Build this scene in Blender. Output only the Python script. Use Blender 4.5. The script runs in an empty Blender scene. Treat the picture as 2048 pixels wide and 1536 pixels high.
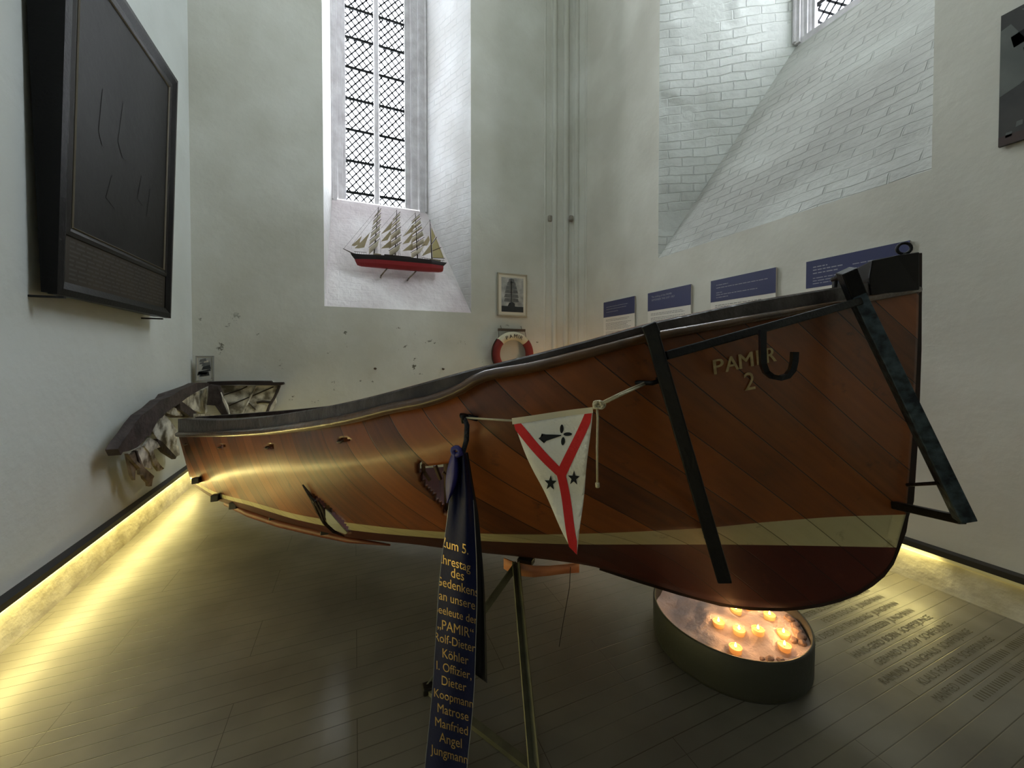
import bpy, bmesh, math, random
import numpy as np
from mathutils import Vector, Matrix
from mathutils.bvhtree import BVHTree
from mathutils.geometry import tessellate_polygon
random.seed(7)
SC = bpy.context.scene
COL = SC.collection

# ------------------------------------------------------------------ camera
YAW = math.radians(22.5); PIT = math.radians(1.0)
F = 760.0; CX = 1024.0; HOR = 715.0
CY = HOR + F*math.tan(PIT)
CAM = Vector((0, 0, 1.5))
F0 = Vector((math.sin(YAW), math.cos(YAW), 0)); RR = Vector((math.cos(YAW), -math.sin(YAW), 0)); ZZ = Vector((0, 0, 1))
FW = F0*math.cos(PIT) - ZZ*math.sin(PIT); UU = F0*math.sin(PIT) + ZZ*math.cos(PIT)
cd = bpy.data.cameras.new('camera'); cam = bpy.data.objects.new('camera', cd); COL.objects.link(cam)
cd.sensor_width = 36; cd.lens = F/2048*36; cd.shift_y = (CY-768)/2048; cd.clip_start = 0.02
M3 = Matrix((RR, UU, -FW)).transposed()
cam.matrix_world = Matrix.Translation(CAM) @ M3.to_4x4()
SC.camera = cam

# ------------------------------------------------------------------ light and exposure
SC.view_settings.view_transform = 'Standard'; SC.view_settings.look = 'None'
SC.view_settings.gamma = 1; SC.view_settings.use_curve_mapping = False
SC.view_settings.exposure = 0.0
W = bpy.data.worlds.new('overcast'); SC.world = W; W.use_nodes = True
W.node_tree.nodes['Background'].inputs[0].default_value = (0.93, 0.965, 1.0, 1)
W.node_tree.nodes['Background'].inputs[1].default_value = 38.0
LED_COL = (1.0, 0.83, 0.30); LED_W = 4.9

def area(name, loc, dirv, sx, sy, power, color, portal=False):
    l = bpy.data.lights.new(name, 'AREA'); l.shape = 'RECTANGLE'; l.size = sx; l.size_y = sy
    l.energy = power; l.color = color
    if portal: l.cycles.is_portal = True
    o = bpy.data.objects.new(name, l); COL.objects.link(o)
    o.location = loc
    o.rotation_euler = Vector(dirv).to_track_quat('-Z', 'Y').to_euler()
    return o

# ------------------------------------------------------------------ pixel -> point in the room
def ray(px, py):
    return (FW + RR*((px-CX)/F) + UU*((CY-py)/F))
def on_y(px, py, Y):
    r = ray(px, py); return CAM + r*((Y-CAM.y)/r.y)
def on_x(px, py, X):
    r = ray(px, py); return CAM + r*((X-CAM.x)/r.x)
def on_z(px, py, Z):
    r = ray(px, py); return CAM + r*((Z-CAM.z)/r.z)
def at_t(px, py, t):
    r = ray(px, py); return CAM + r*(t/r.dot(F0))
NB = Vector((0.722, 0.692, 0)).normalized(); DB = Vector((NB.y, -NB.x, 0))   # across / along the lifeboat
def on_n(px, py, dist):
    r = ray(px, py); return CAM + r*(dist/r.dot(NB))

# ------------------------------------------------------------------ mesh helpers
def link_mesh(name, verts, faces, mat=None, parent=None, smooth=False, fm=None, uv=None, mats=None):
    me = bpy.data.meshes.new(name)
    off = parent_origin(parent)
    me.from_pydata([tuple(Vector(v)) for v in verts], [], faces)
    for m in (mats or [mat]):
        if m: me.materials.append(m)
    if fm: me.polygons.foreach_set('material_index', fm)
    if smooth: me.polygons.foreach_set('use_smooth', [True]*len(me.polygons))
    if uv:
        L = me.uv_layers.new(name='UVMap')
        for lp in me.loops: L.data[lp.index].uv = uv[lp.vertex_index]
    me.validate(); me.update()
    o = bpy.data.objects.new(name, me); COL.objects.link(o)
    if parent:
        o.parent = parent; o.location = -off
    return o
def parent_origin(p):
    v = Vector((0, 0, 0))
    while p is not None:
        v += Vector(p.location); p = p.parent
    return v
def thing(name, label, cat, loc, group=None):
    o = bpy.data.objects.new(name, None); COL.objects.link(o); o.location = loc
    o.empty_display_size = 0.05
    o['label'] = label; o['category'] = cat
    if group: o['group'] = group
    return o
def tag(o, label, cat, group=None):
    o['label'] = label; o['category'] = cat
    if group: o['group'] = group
    return o
def struct(o):
    o['kind'] = 'structure'; return o

class MB:
    def __init__(s): s.v = []; s.f = []; s.m = []; s.cur = 0
    def add(s, vs, fs):
        b = len(s.v); s.v += [Vector(x) for x in vs]; s.f += [tuple(b+i for i in f) for f in fs]; s.m += [s.cur]*len(fs)
        return s
    def box(s, c, size, axes=None):
        X, Y, Z = axes or (Vector((1,0,0)), Vector((0,1,0)), Vector((0,0,1)))
        c = Vector(c); a, b, d = [q/2 for q in size]
        vs = [c + X*(i*a) + Y*(j*b) + Z*(k*d) for i in (-1,1) for j in (-1,1) for k in (-1,1)]
        return s.add(vs, [(0,1,3,2),(4,6,7,5),(0,4,5,1),(2,3,7,6),(0,2,6,4),(1,5,7,3)])
    def beam(s, p0, p1, w, h, up=(0,0,1), ext=0.0):
        p0 = Vector(p0); p1 = Vector(p1); Z = (p1-p0).normalized(); X = Z.cross(Vector(up)).normalized(); Y = X.cross(Z).normalized()
        return s.box((p0+p1)/2, (w, h, (p1-p0).length+ext), (X, Y, Z))
    def tube(s, pts, r, n=8, closed=False, rs=None, cap=True):
        pts = [Vector(p) for p in pts]; N = len(pts); rings = []
        up = None
        for i, p in enumerate(pts):
            if closed: d = pts[(i+1) % N]-pts[i-1]
            else: d = pts[min(i+1, N-1)]-pts[max(i-1, 0)]
            if d.length < 1e-9: d = Vector((0,0,1))
            d.normalize()
            if up is None:
                up = Vector((0,0,1)) if abs(d.z) < .9 else Vector((1,0,0))
            x = d.cross(up)
            if x.length < 1e-6: x = d.cross(Vector((0,1,0)))
            x.normalize(); y = x.cross(d).normalized(); up = y
            rr = rs[i] if rs else r
            rings.append([p + (x*math.cos(2*math.pi*k/n) + y*math.sin(2*math.pi*k/n))*rr for k in range(n)])
        vs = [v for R in rings for v in R]; fs = []
        M = N if closed else N-1
        for i in range(M):
            a = i*n; b = ((i+1) % N)*n
            for k in range(n): fs.append((a+k, b+k, b+(k+1) % n, a+(k+1) % n))
        if not closed and cap:
            fs.append(tuple(range(n))[::-1]); fs.append(tuple((N-1)*n+k for k in range(n)))
        return s.add(vs, fs)
    def prism(s, poly, d):
        """planar polygon of 3-D points, extruded by vector d"""
        d = Vector(d); P = [Vector(p) for p in poly]; n = len(P)
        tris = tessellate_polygon([P])
        vs = P + [p+d for p in P]
        fs = [tuple(t) for t in tris] + [tuple(n+i for i in reversed(t)) for t in tris]
        fs += [(i, (i+1) % n, n+(i+1) % n, n+i) for i in range(n)]
        return s.add(vs, fs)
    def lathe(s, prof, c=(0,0,0), n=24, axis='z'):
        c = Vector(c); vs = []; fs = []
        for (r, z) in prof:
            for k in range(n):
                a = 2*math.pi*k/n; vs.append(c + Vector((r*math.cos(a), r*math.sin(a), z)))
        for i in range(len(prof)-1):
            for k in range(n): fs.append((i*n+k, i*n+(k+1) % n, (i+1)*n+(k+1) % n, (i+1)*n+k))
        return s.add(vs, fs)
    def grid(s, rows):
        nr = len(rows); nc = len(rows[0]); vs = [p for R in rows for p in R]
        fs = [(i*nc+j, i*nc+j+1, (i+1)*nc+j+1, (i+1)*nc+j) for i in range(nr-1) for j in range(nc-1)]
        return s.add(vs, fs)
    def build(s, name, mat, parent=None, smooth=False, bevel=0, mats=None, solid=0, norm=True):
        o = link_mesh(name, s.v, s.f, mat, parent, smooth, s.m if mats else None, None, mats)
        if norm:
            bm = bmesh.new(); bm.from_mesh(o.data); bmesh.ops.recalc_face_normals(bm, faces=bm.faces); bm.to_mesh(o.data); bm.free()
        if solid:
            m = o.modifiers.new('solid', 'SOLIDIFY'); m.thickness = solid; m.offset = 0
        if bevel:
            m = o.modifiers.new('bevel', 'BEVEL'); m.width = bevel; m.segments = 2; m.limit_method = 'ANGLE'
        return o

def pchip(xs, ys):
    xs = np.array(xs, float); ys = np.array(ys, float); h = np.diff(xs); dl = np.diff(ys)/h; n = len(xs); d = np.zeros(n)
    for k in range(1, n-1):
        if dl[k-1]*dl[k] > 0:
            w1 = 2*h[k]+h[k-1]; w2 = h[k]+2*h[k-1]; d[k] = (w1+w2)/(w1/dl[k-1]+w2/dl[k])
    d[0] = dl[0]; d[-1] = dl[-1]
    def f(x):
        x = min(max(x, xs[0]), xs[-1]); k = min(int(np.searchsorted(xs, x, side='right')-1), n-2)
        t = (x-xs[k])/h[k]; a = ys[k]; b = ys[k+1]
        return float((1+2*t)*(1-t)**2*a + t*(1-t)**2*h[k]*d[k] + t*t*(3-2*t)*b + t*t*(t-1)*h[k]*d[k+1])
    return f
def pin(poly, x, y):
    c = False; j = len(poly)-1
    for i in range(len(poly)):
        xi, yi = poly[i]; xj, yj = poly[j]
        if (yi > y) != (yj > y) and x < (xj-xi)*(y-yi)/(yj-yi)+xi: c = not c
        j = i
    return c

_tc = {}
def text2d(s, res=3, off=0):
    """glyph outlines of the built-in font: 2-D verts and faces, cap height about 0.7, starting at x=0"""
    if (s, res, off) in _tc: return _tc[(s, res, off)]
    cu = bpy.data.curves.new('txt', 'FONT'); cu.body = s; cu.size = 1.0; cu.resolution_u = res; cu.offset = off
    ob = bpy.data.objects.new('txt', cu); COL.objects.link(ob)
    dg = bpy.context.evaluated_depsgraph_get(); dg.update()
    me = bpy.data.meshes.new_from_object(ob.evaluated_get(dg))
    bm = bmesh.new(); bm.from_mesh(me); bmesh.ops.triangulate(bm, faces=bm.faces[:]); bm.to_mesh(me); bm.free()
    vs = [(v.co.x, v.co.y) for v in me.vertices]; fs = [tuple(p.vertices) for p in me.polygons]
    bpy.data.objects.remove(ob); bpy.data.curves.remove(cu); bpy.data.meshes.remove(me)
    x0 = min([v[0] for v in vs] or [0]); vs = [(x-x0, y) for x, y in vs]
    _tc[(s, res, off)] = (vs, fs); return vs, fs

# ------------------------------------------------------------------ materials
def L(c):
    return tuple(((x/255.)/12.92 if x/255. < .04045 else ((x/255.+.055)/1.055)**2.4) for x in c)
def mat(name, c, rough=.6, metal=0, noise=0, nscale=8, c2=None, bump=0, bscale=30, coat=0, emis=None, es=0, spec=.5, detail=6, streak=None, sheen=0, alpha=1):
    m = bpy.data.materials.new(name); m.use_nodes = True; nt = m.node_tree; N = nt.nodes; K = nt.links
    p = N['Principled BSDF']; c = L(c)
    p.inputs['Base Color'].default_value = (*c, 1); p.inputs['Roughness'].default_value = rough; p.inputs['Metallic'].default_value = metal
    p.inputs['Specular IOR Level'].default_value = spec
    if coat: p.inputs['Coat Weight'].default_value = coat; p.inputs['Coat Roughness'].default_value = .12
    if emis: p.inputs['Emission Color'].default_value = (*L(emis), 1); p.inputs['Emission Strength'].default_value = es
    if alpha < 1: p.inputs['Alpha'].default_value = alpha
    tc = N.new('ShaderNodeTexCoord'); mp = N.new('ShaderNodeMapping'); K.new(tc.outputs['Object'], mp.inputs[0])
    if streak: mp.inputs['Scale'].default_value = streak
    if noise:
        n = N.new('ShaderNodeTexNoise'); n.inputs['Scale'].default_value = nscale; n.inputs['Detail'].default_value = detail
        K.new(mp.outputs[0], n.inputs['Vector'])
        r = N.new('ShaderNodeValToRGB'); r.color_ramp.elements[0].position = .5-noise/2; r.color_ramp.elements[1].position = .5+noise/2
        r.color_ramp.elements[0].color = (*c, 1); r.color_ramp.elements[1].color = (*L(c2), 1)
        K.new(n.outputs['Fac'], r.inputs[0]); K.new(r.outputs[0], p.inputs['Base Color'])
    if bump:
        n = N.new('ShaderNodeTexNoise'); n.inputs['Scale'].default_value = bscale; n.inputs['Detail'].default_value = 8
        K.new(mp.outputs[0], n.inputs['Vector'])
        b = N.new('ShaderNodeBump'); b.inputs['Strength'].default_value = bump; b.inputs['Distance'].default_value = .02
        K.new(n.outputs['Fac'], b.inputs['Height']); K.new(b.outputs[0], p.inputs['Normal'])
    return m

def plaster_mat(name, c, dirt, spots=True, brick=0, bump=.25, base_dirt=0):
    """lime plaster: large mottling, fine bump, small flaked spots low on the wall; brick>0 adds brick courses in relief"""
    m = bpy.data.materials.new(name); m.use_nodes = True; nt = m.node_tree; N = nt.nodes; K = nt.links
    p = N['Principled BSDF']; p.inputs['Roughness'].default_value = .85
    tc = N.new('ShaderNodeTexCoord')
    n1 = N.new('ShaderNodeTexNoise'); n1.inputs['Scale'].default_value = 1.1; n1.inputs['Detail'].default_value = 7; K.new(tc.outputs['Object'], n1.inputs['Vector'])
    r1 = N.new('ShaderNodeValToRGB'); r1.color_ramp.elements[0].position = .38; r1.color_ramp.elements[1].position = .66
    r1.color_ramp.elements[0].color = (*L(dirt), 1); r1.color_ramp.elements[1].color = (*L(c), 1); K.new(n1.outputs['Fac'], r1.inputs[0])
    col = r1.outputs[0]
    n2 = N.new('ShaderNodeTexNoise'); n2.inputs['Scale'].default_value = 14; n2.inputs['Detail'].default_value = 8; K.new(tc.outputs['Object'], n2.inputs['Vector'])
    h = n2.outputs['Fac']
    if spots:
        n3 = N.new('ShaderNodeTexNoise'); n3.inputs['Scale'].default_value = 5.5; n3.inputs['Detail'].default_value = 5; n3.inputs['Roughness'].default_value = .7; K.new(tc.outputs['Object'], n3.inputs['Vector'])
        r3 = N.new('ShaderNodeValToRGB'); r3.color_ramp.elements[0].position = .645; r3.color_ramp.elements[1].position = .68
        r3.color_ramp.elements[0].color = (0,0,0,1); r3.color_ramp.elements[1].color = (1,1,1,1); K.new(n3.outputs['Fac'], r3.inputs[0])
        sx = N.new('ShaderNodeSeparateXYZ'); K.new(tc.outputs['Object'], sx.inputs[0])
        mr = N.new('ShaderNodeMapRange'); mr.inputs['From Min'].default_value = 2.15; mr.inputs['From Max'].default_value = 1.9; K.new(sx.outputs['Z'], mr.inputs['Value'])
        mu = N.new('ShaderNodeMath'); mu.operation = 'MULTIPLY'; K.new(r3.outputs[0], mu.inputs[0]); K.new(mr.outputs[0], mu.inputs[1])
        mx = N.new('ShaderNodeMixRGB'); mx.inputs[2].default_value = (*L((104, 102, 90)), 1); K.new(mu.outputs[0], mx.inputs[0]); K.new(col, mx.inputs[1]); col = mx.outputs[0]
    K.new(col, p.inputs['Base Color'])
    b = N.new('ShaderNodeBump'); b.inputs['Strength'].default_value = bump; b.inputs['Distance'].default_value = .015; K.new(h, b.inputs['Height'])
    last = b
    if brick:
        mp = N.new('ShaderNodeMapping'); K.new(tc.outputs['UV'], mp.inputs[0])
        # wobble
        n4 = N.new('ShaderNodeTexNoise'); n4.inputs['Scale'].default_value = 2.5; n4.inputs['Detail'].default_value = 3; K.new(tc.outputs['Object'], n4.inputs['Vector'])
        va = N.new('ShaderNodeVectorMath'); va.operation = 'MULTIPLY_ADD'; va.inputs[1].default_value = (.09,.09,.09); K.new(n4.outputs['Color'], va.inputs[0]); K.new(mp.outputs[0], va.inputs[2])
        bt = N.new('ShaderNodeTexBrick'); bt.inputs['Scale'].default_value = 1; bt.inputs['Brick Width'].default_value = .29; bt.inputs['Row Height'].default_value = .105
        bt.inputs['Mortar Size'].default_value = .008; bt.inputs['Mortar Smooth'].default_value = .6; bt.inputs['Bias'].default_value = 0
        K.new(va.outputs[0], bt.inputs['Vector'])
        bw = N.new('ShaderNodeMath'); bw.operation = 'SUBTRACT'; bw.inputs[0].default_value = 1; K.new(bt.outputs['Fac'], bw.inputs[1])
        n5 = N.new('ShaderNodeTexNoise'); n5.inputs['Scale'].default_value = 1.6; n5.inputs['Detail'].default_value = 2; K.new(tc.outputs['Object'], n5.inputs['Vector'])
        r5 = N.new('ShaderNodeMapRange'); r5.inputs['From Min'].default_value = .35; r5.inputs['From Max'].default_value = .6; K.new(n5.outputs['Fac'], r5.inputs['Value'])
        m2 = N.new('ShaderNodeMath'); m2.operation = 'MULTIPLY'; K.new(bw.outputs[0], m2.inputs[0]); K.new(r5.outputs[0], m2.inputs[1])
        b2 = N.new('ShaderNodeBump'); b2.inputs['Strength'].default_value = brick; b2.inputs['Distance'].default_value = .03
        K.new(m2.outputs[0], b2.inputs['Height']); K.new(b.outputs[0], b2.inputs['Normal']); last = b2
    K.new(last.outputs[0], p.inputs['Normal'])
    return m

def floor_mat():
    m = bpy.data.materials.new('worn_floor_slats'); m.use_nodes = True; nt = m.node_tree; N = nt.nodes; K = nt.links
    p = N['Principled BSDF']
    tc = N.new('ShaderNodeTexCoord'); sx = N.new('ShaderNodeSeparateXYZ'); K.new(tc.outputs['Object'], sx.inputs[0])
    def math_(op, a, b=None, v=None):
        q = N.new('ShaderNodeMath'); q.operation = op
        K.new(a, q.inputs[0])
        if b is not None: K.new(b, q.inputs[1])
        if v is not None: q.inputs[1].default_value = v
        return q.outputs[0]
    # long grooves every 7 cm
    g = math_('ABSOLUTE', math_('SUBTRACT', math_('FRACT', math_('DIVIDE', sx.outputs['Y'], v=.07)), v=.5))   # .5 at the groove
    gl = N.new('ShaderNodeMapRange'); gl.inputs['From Min'].default_value = .462; gl.inputs['From Max'].default_value = .492; K.new(g, gl.inputs['Value'])
    nn = N.new('ShaderNodeTexNoise'); nn.inputs['Scale'].default_value = 1.3; nn.inputs['Detail'].default_value = 3; K.new(tc.outputs['Object'], nn.inputs['Vector'])
    nr = N.new('ShaderNodeMapRange'); nr.inputs['From Min'].default_value = .3; nr.inputs['From Max'].default_value = .6; nr.inputs['To Min'].default_value = .3; K.new(nn.outputs['Fac'], nr.inputs['Value'])
    groove = math_('MULTIPLY', gl.outputs[0], nr.outputs[0])
    bt = N.new('ShaderNodeTexBrick'); bt.inputs['Scale'].default_value = 1; bt.inputs['Brick Width'].default_value = 1.15; bt.inputs['Row Height'].default_value = .28
    bt.inputs['Mortar Size'].default_value = .0016; bt.inputs['Mortar Smooth'].default_value = .3; bt.offset = .43
    K.new(tc.outputs['Object'], bt.inputs['Vector'])
    gr2 = math_('MAXIMUM', groove, bt.outputs['Fac'])
    n1 = N.new('ShaderNodeTexNoise'); n1.inputs['Scale'].default_value = 2.2; n1.inputs['Detail'].default_value = 8; K.new(tc.outputs['Object'], n1.inputs['Vector'])
    r1 = N.new('ShaderNodeValToRGB'); r1.color_ramp.elements[0].position = .35; r1.color_ramp.elements[1].position = .7
    r1.color_ramp.elements[0].color = (*L((102,98,88)), 1); r1.color_ramp.elements[1].color = (*L((126,122,110)), 1); K.new(n1.outputs['Fac'], r1.inputs[0])
    mx = N.new('ShaderNodeMixRGB'); mx.inputs[2].default_value = (*L((62,58,46)), 1); K.new(gr2, mx.inputs[0]); K.new(r1.outputs[0], mx.inputs[1]); K.new(mx.outputs[0], p.inputs['Base Color'])
    n2 = N.new('ShaderNodeTexNoise'); n2.inputs['Scale'].default_value = 9; n2.inputs['Detail'].default_value = 6; K.new(tc.outputs['Object'], n2.inputs['Vector'])
    r2 = N.new('ShaderNodeMapRange'); r2.inputs['To Min'].default_value = .26; r2.inputs['To Max'].default_value = .5; K.new(n2.outputs['Fac'], r2.inputs['Value']); K.new(r2.outputs[0], p.inputs['Roughness'])
    hh = math_('SUBTRACT', math_('MULTIPLY', n2.outputs['Fac'], v=.25), gr2)
    b = N.new('ShaderNodeBump'); b.inputs['Strength'].default_value = .25; b.inputs['Distance'].default_value = .003; K.new(hh, b.inputs['Height']); K.new(b.outputs[0], p.inputs['Normal'])
    return m

def hull_mat(name, ca, cb, rough, coat, seamdark, stain=True, wear=None):
    """diagonally planked, varnished wood; UV = metres along the boat, metres up"""
    m = bpy.data.materials.new(name); m.use_nodes = True; nt = m.node_tree; N = nt.nodes; K = nt.links
    p = N['Principled BSDF']; p.inputs['Roughness'].default_value = rough
    p.inputs['Coat Weight'].default_value = coat; p.inputs['Coat Roughness'].default_value = .2
    tc = N.new('ShaderNodeTexCoord'); mp = N.new('ShaderNodeMapping'); mp.inputs['Rotation'].default_value = (0, 0, math.radians(42)); K.new(tc.outputs['UV'], mp.inputs[0])
    sx = N.new('ShaderNodeSeparateXYZ'); K.new(mp.outputs[0], sx.inputs[0])
    def M(op, a, b=None, v=None):
        q = N.new('ShaderNodeMath'); q.operation = op; K.new(a, q.inputs[0])
        if b is not None: K.new(b, q.inputs[1])
        if v is not None: q.inputs[1].default_value = v
        return q.outputs[0]
    t = M('DIVIDE', sx.outputs['Y'], v=.135)
    fr = M('ABSOLUTE', M('SUBTRACT', M('FRACT', t), v=.5))
    sm = N.new('ShaderNodeMapRange'); sm.inputs['From Min'].default_value = .484; sm.inputs['From Max'].default_value = .493; K.new(fr, sm.inputs['Value'])
    wn = N.new('ShaderNodeTexWhiteNoise'); wn.noise_dimensions = '1D'; K.new(M('FLOOR', t), wn.inputs['W'])
    # grain stretched along the plank
    mg = N.new('ShaderNodeMapping'); mg.inputs['Scale'].default_value = (3, 40, 1); K.new(mp.outputs[0], mg.inputs[0])
    gn = N.new('ShaderNodeTexNoise'); gn.inputs['Scale'].default_value = 1; gn.inputs['Detail'].default_value = 6; K.new(mg.outputs[0], gn.inputs['Vector'])
    ln = N.new('ShaderNodeTexNoise'); ln.inputs['Scale'].default_value = 2.3; ln.inputs['Detail'].default_value = 6; K.new(tc.outputs['UV'], ln.inputs['Vector'])
    f = M('ADD', M('MULTIPLY', wn.outputs[0], v=.35), M('ADD', M('MULTIPLY', gn.outputs['Fac'], v=.35), M('MULTIPLY', ln.outputs['Fac'], v=.6)))
    r = N.new('ShaderNodeValToRGB'); r.color_ramp.elements[0].position = .35; r.color_ramp.elements[1].position = .95
    r.color_ramp.elements[0].color = (*L(ca), 1); r.color_ramp.elements[1].color = (*L(cb), 1); K.new(f, r.inputs[0])
    mx = N.new('ShaderNodeMixRGB'); mx.inputs[2].default_value = (*L(seamdark), 1); K.new(sm.outputs[0], mx.inputs[0]); K.new(r.outputs[0], mx.inputs[1])
    col = mx.outputs[0]
    sn = N.new('ShaderNodeTexNoise'); sn.inputs['Scale'].default_value = 9; sn.inputs['Detail'].default_value = 9; sn.inputs['Roughness'].default_value = .68; K.new(tc.outputs['UV'], sn.inputs['Vector'])
    sr = N.new('ShaderNodeValToRGB'); sr.color_ramp.elements[0].position = .60; sr.color_ramp.elements[1].position = .72
    sr.color_ramp.elements[0].color = (0,0,0,1); sr.color_ramp.elements[1].color = (1,1,1,1); K.new(sn.outputs['Fac'], sr.inputs[0])
    m3 = N.new('ShaderNodeMixRGB'); m3.inputs[2].default_value = (*L(wear or seamdark), 1); K.new(M('MULTIPLY', sr.outputs[0], v=.7 if stain else .5), m3.inputs[0]); K.new(col, m3.inputs[1])
    K.new(m3.outputs[0], p.inputs['Base Color'])
    rr = N.new('ShaderNodeMapRange'); rr.inputs['To Min'].default_value = rough*.7; rr.inputs['To Max'].default_value = rough*1.5; K.new(ln.outputs['Fac'], rr.inputs['Value']); K.new(rr.outputs[0], p.inputs['Roughness'])
    b = N.new('ShaderNodeBump'); b.inputs['Strength'].default_value = .35; b.inputs['Distance'].default_value = .006
    K.new(M('SUBTRACT', M('MULTIPLY', sn.outputs['Fac'], v=.5), sm.outputs[0]), b.inputs['Height']); K.new(b.outputs[0], p.inputs['Normal'])
    K.new(b.outputs[0], p.inputs['Coat Normal'])
    return m

MP_wall = plaster_mat('grey_white_plaster', (212,213,204), (196,196,184))
MP_wallr = plaster_mat('grey_white_plaster_right', (212,211,200), (194,192,180), spots=False)
MP_side = plaster_mat('cool_plaster', (206,212,210), (196,202,199), spots=False, bump=.3)
MP_rev = plaster_mat('limewashed_brick', (222,222,223), (198,196,194), spots=False, brick=.45, bump=.5)
MP_sill = plaster_mat('limewashed_brick_sill', (248,244,245), (214,204,206), spots=False, brick=.3, bump=1.0)
MP_silb = plaster_mat('grey_limewashed_sill', (196,198,192), (172,172,166), spots=False, brick=.8, bump=.9)
MP_revb = plaster_mat('grey_limewashed_reveal', (226,229,225), (208,211,206), spots=False, brick=.9, bump=.5)
MP_stone = mat('window_stone', (226,224,226), .8, noise=.4, nscale=6, c2=(196,192,194), bump=.2)
M_floor = floor_mat()
M_ceil = mat('vault_plaster', (214,214,206), .9)
M_black = mat('black_rail', (22,21,24), .45)
M_iron = mat('black_iron', (14,15,18), .42, metal=.3, bump=.15, bscale=60)
M_ironblue = mat('worn_blue_black_iron', (30,38,46), .5, metal=.4, noise=.3, nscale=30, c2=(74,90,98), bump=.3, bscale=60)
M_lead = mat('lead_came', (60,60,66), .6)
M_glass = bpy.data.materials.new('window_glass'); M_glass.use_nodes = True
nt = M_glass.node_tree; nt.nodes.clear()
_o = nt.nodes.new('ShaderNodeOutputMaterial'); _t = nt.nodes.new('ShaderNodeBsdfTransparent'); _g = nt.nodes.new('ShaderNodeBsdfGlossy'); _x = nt.nodes.new('ShaderNodeMixShader')
_t.inputs[0].default_value = (.92,.95,.97,1); _g.inputs['Roughness'].default_value = .1; _x.inputs[0].default_value = .06
nt.links.new(_t.outputs[0], _x.inputs[1]); nt.links.new(_g.outputs[0], _x.inputs[2]); nt.links.new(_x.outputs[0], _o.inputs[0])

# ------------------------------------------------------------------ the room
XR = 3.5; YB = 5.68; YF = -4.6; H = 12.0
def xl(y): return -1.70 - .034*(y-2.845)          # the left wall runs slightly off square
def uvpoly(name, polys, mats, mi, parent=None):
    """polygons with planar UVs in metres (u horizontal along the face, v up the slope)"""
    vs = []; fs = []; uv = []; fm = []
    for P, k in zip(polys, mi):
        P = [Vector(p) for p in P]; n = (P[1]-P[0]).cross(P[2]-P[0]).normalized()
        u = Vector((0,0,1)).cross(n)
        u = u.normalized() if u.length > 1e-4 else Vector((1,0,0))
        v = n.cross(u); b = len(vs)
        vs += P; uv += [(p.dot(u), p.dot(v)) for p in P]; fs.append(tuple(range(b, b+len(P)))); fm.append(k)
    return link_mesh(name, vs, fs, None, parent, False, fm, uv, mats)

fl = struct(link_mesh('floor', [(xl(YF)-.1,YF-.1,0),(XR+.1,YF-.1,0),(XR+.1,YB+.1,0),(xl(YB)-.1,YB+.1,0)], [(0,1,2,3)], M_floor))
struct(link_mesh('ceiling', [(xl(YF)-.1,YF-.1,H),(XR+1.4,YF-.1,H),(XR+1.4,YB+1.4,H),(xl(YB)-.1,YB+1.4,H)], [(3,2,1,0)], M_ceil))
struct(uvpoly('wall_left', [[(xl(YF),YF,0),(xl(YB),YB,0),(xl(YB),YB,H),(xl(YF),YF,H)]], [MP_side], [0]))

# back wall with splayed window recess
ax0, ax1, azs = on_y(647,400,YB).x, on_y(942,400,YB).x, (on_y(650,611,YB).z+on_y(942,627,YB).z)/2
YW = 6.70
bx0, bx1 = on_y(664,400,YW).x, on_y(853,400,YW).x
bzs = on_y(760,411,YW).z
GX0, GX1 = on_y(692,300,YW+.14).x, on_y(809,300,YW+.14).x
xlb = xl(YB)
WTOP = 11.4
print('winA', ax0, ax1, azs, bx0, bx1, bzs, GX0, GX1)
P = [[(xlb,YB,0),(XR,YB,0),(XR,YB,azs),(xlb,YB,azs)],
     [(xlb,YB,azs),(ax0,YB,azs),(ax0,YB,H),(xlb,YB,H)],
     [(ax1,YB,azs),(XR,YB,azs),(XR,YB,H),(ax1,YB,H)],
     [(ax0,YB,azs),(ax1,YB,azs),(bx1,YW,bzs),(bx0,YW,bzs)],
     [(ax0,YB,azs),(bx0,YW,bzs),(bx0,YW,H),(ax0,YB,H)],
     [(bx1,YW,bzs),(ax1,YB,azs),(ax1,YB,H),(bx1,YW,H)],
     [(bx0,YW,WTOP),(bx1,YW,WTOP),(bx1,YW,H),(bx0,YW,H)]]
struct(uvpoly('wall_back', P, [MP_wall, MP_sill, MP_rev], [0,0,0,1,2,2,2]))

# right wall with the deep splayed recess
cy0, cy1 = on_x(1317,400,XR).y, on_x(1864,300,XR).y
czs = (on_x(1313,515,XR).z+on_x(1860,346,XR).z)/2
XW = 4.75
q = on_x(1593,92,XW); dy0, dzs = q.y, q.z
dy1 = 1.38
g2 = on_x(1637,60,XW+.12).y
print('winB', cy0, cy1, czs, dy0, dzs, g2)
P = [[(XR,YB,0),(XR,YF,0),(XR,YF,czs),(XR,YB,czs)],
     [(XR,YB,czs),(XR,cy0,czs),(XR,cy0,H),(XR,YB,H)],
     [(XR,cy1,czs),(XR,YF,czs),(XR,YF,H),(XR,cy1,H)],
     [(XR,cy0,czs),(XR,cy1,czs),(XW,dy1,dzs),(XW,dy0,dzs)],
     [(XR,cy0,czs),(XW,dy0,dzs),(XW,dy0,H),(XR,cy0,H)],
     [(XW,dy1,dzs),(XR,cy1,czs),(XR,cy1,H),(XW,dy1,H)],
     [(XW,dy0,WTOP),(XW,dy1,WTOP),(XW,dy1,H),(XW,dy0,H)]]
struct(uvpoly('wall_right', P, [MP_wallr, MP_silb, MP_revb], [0,0,0,1,2,2,2]))
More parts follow.
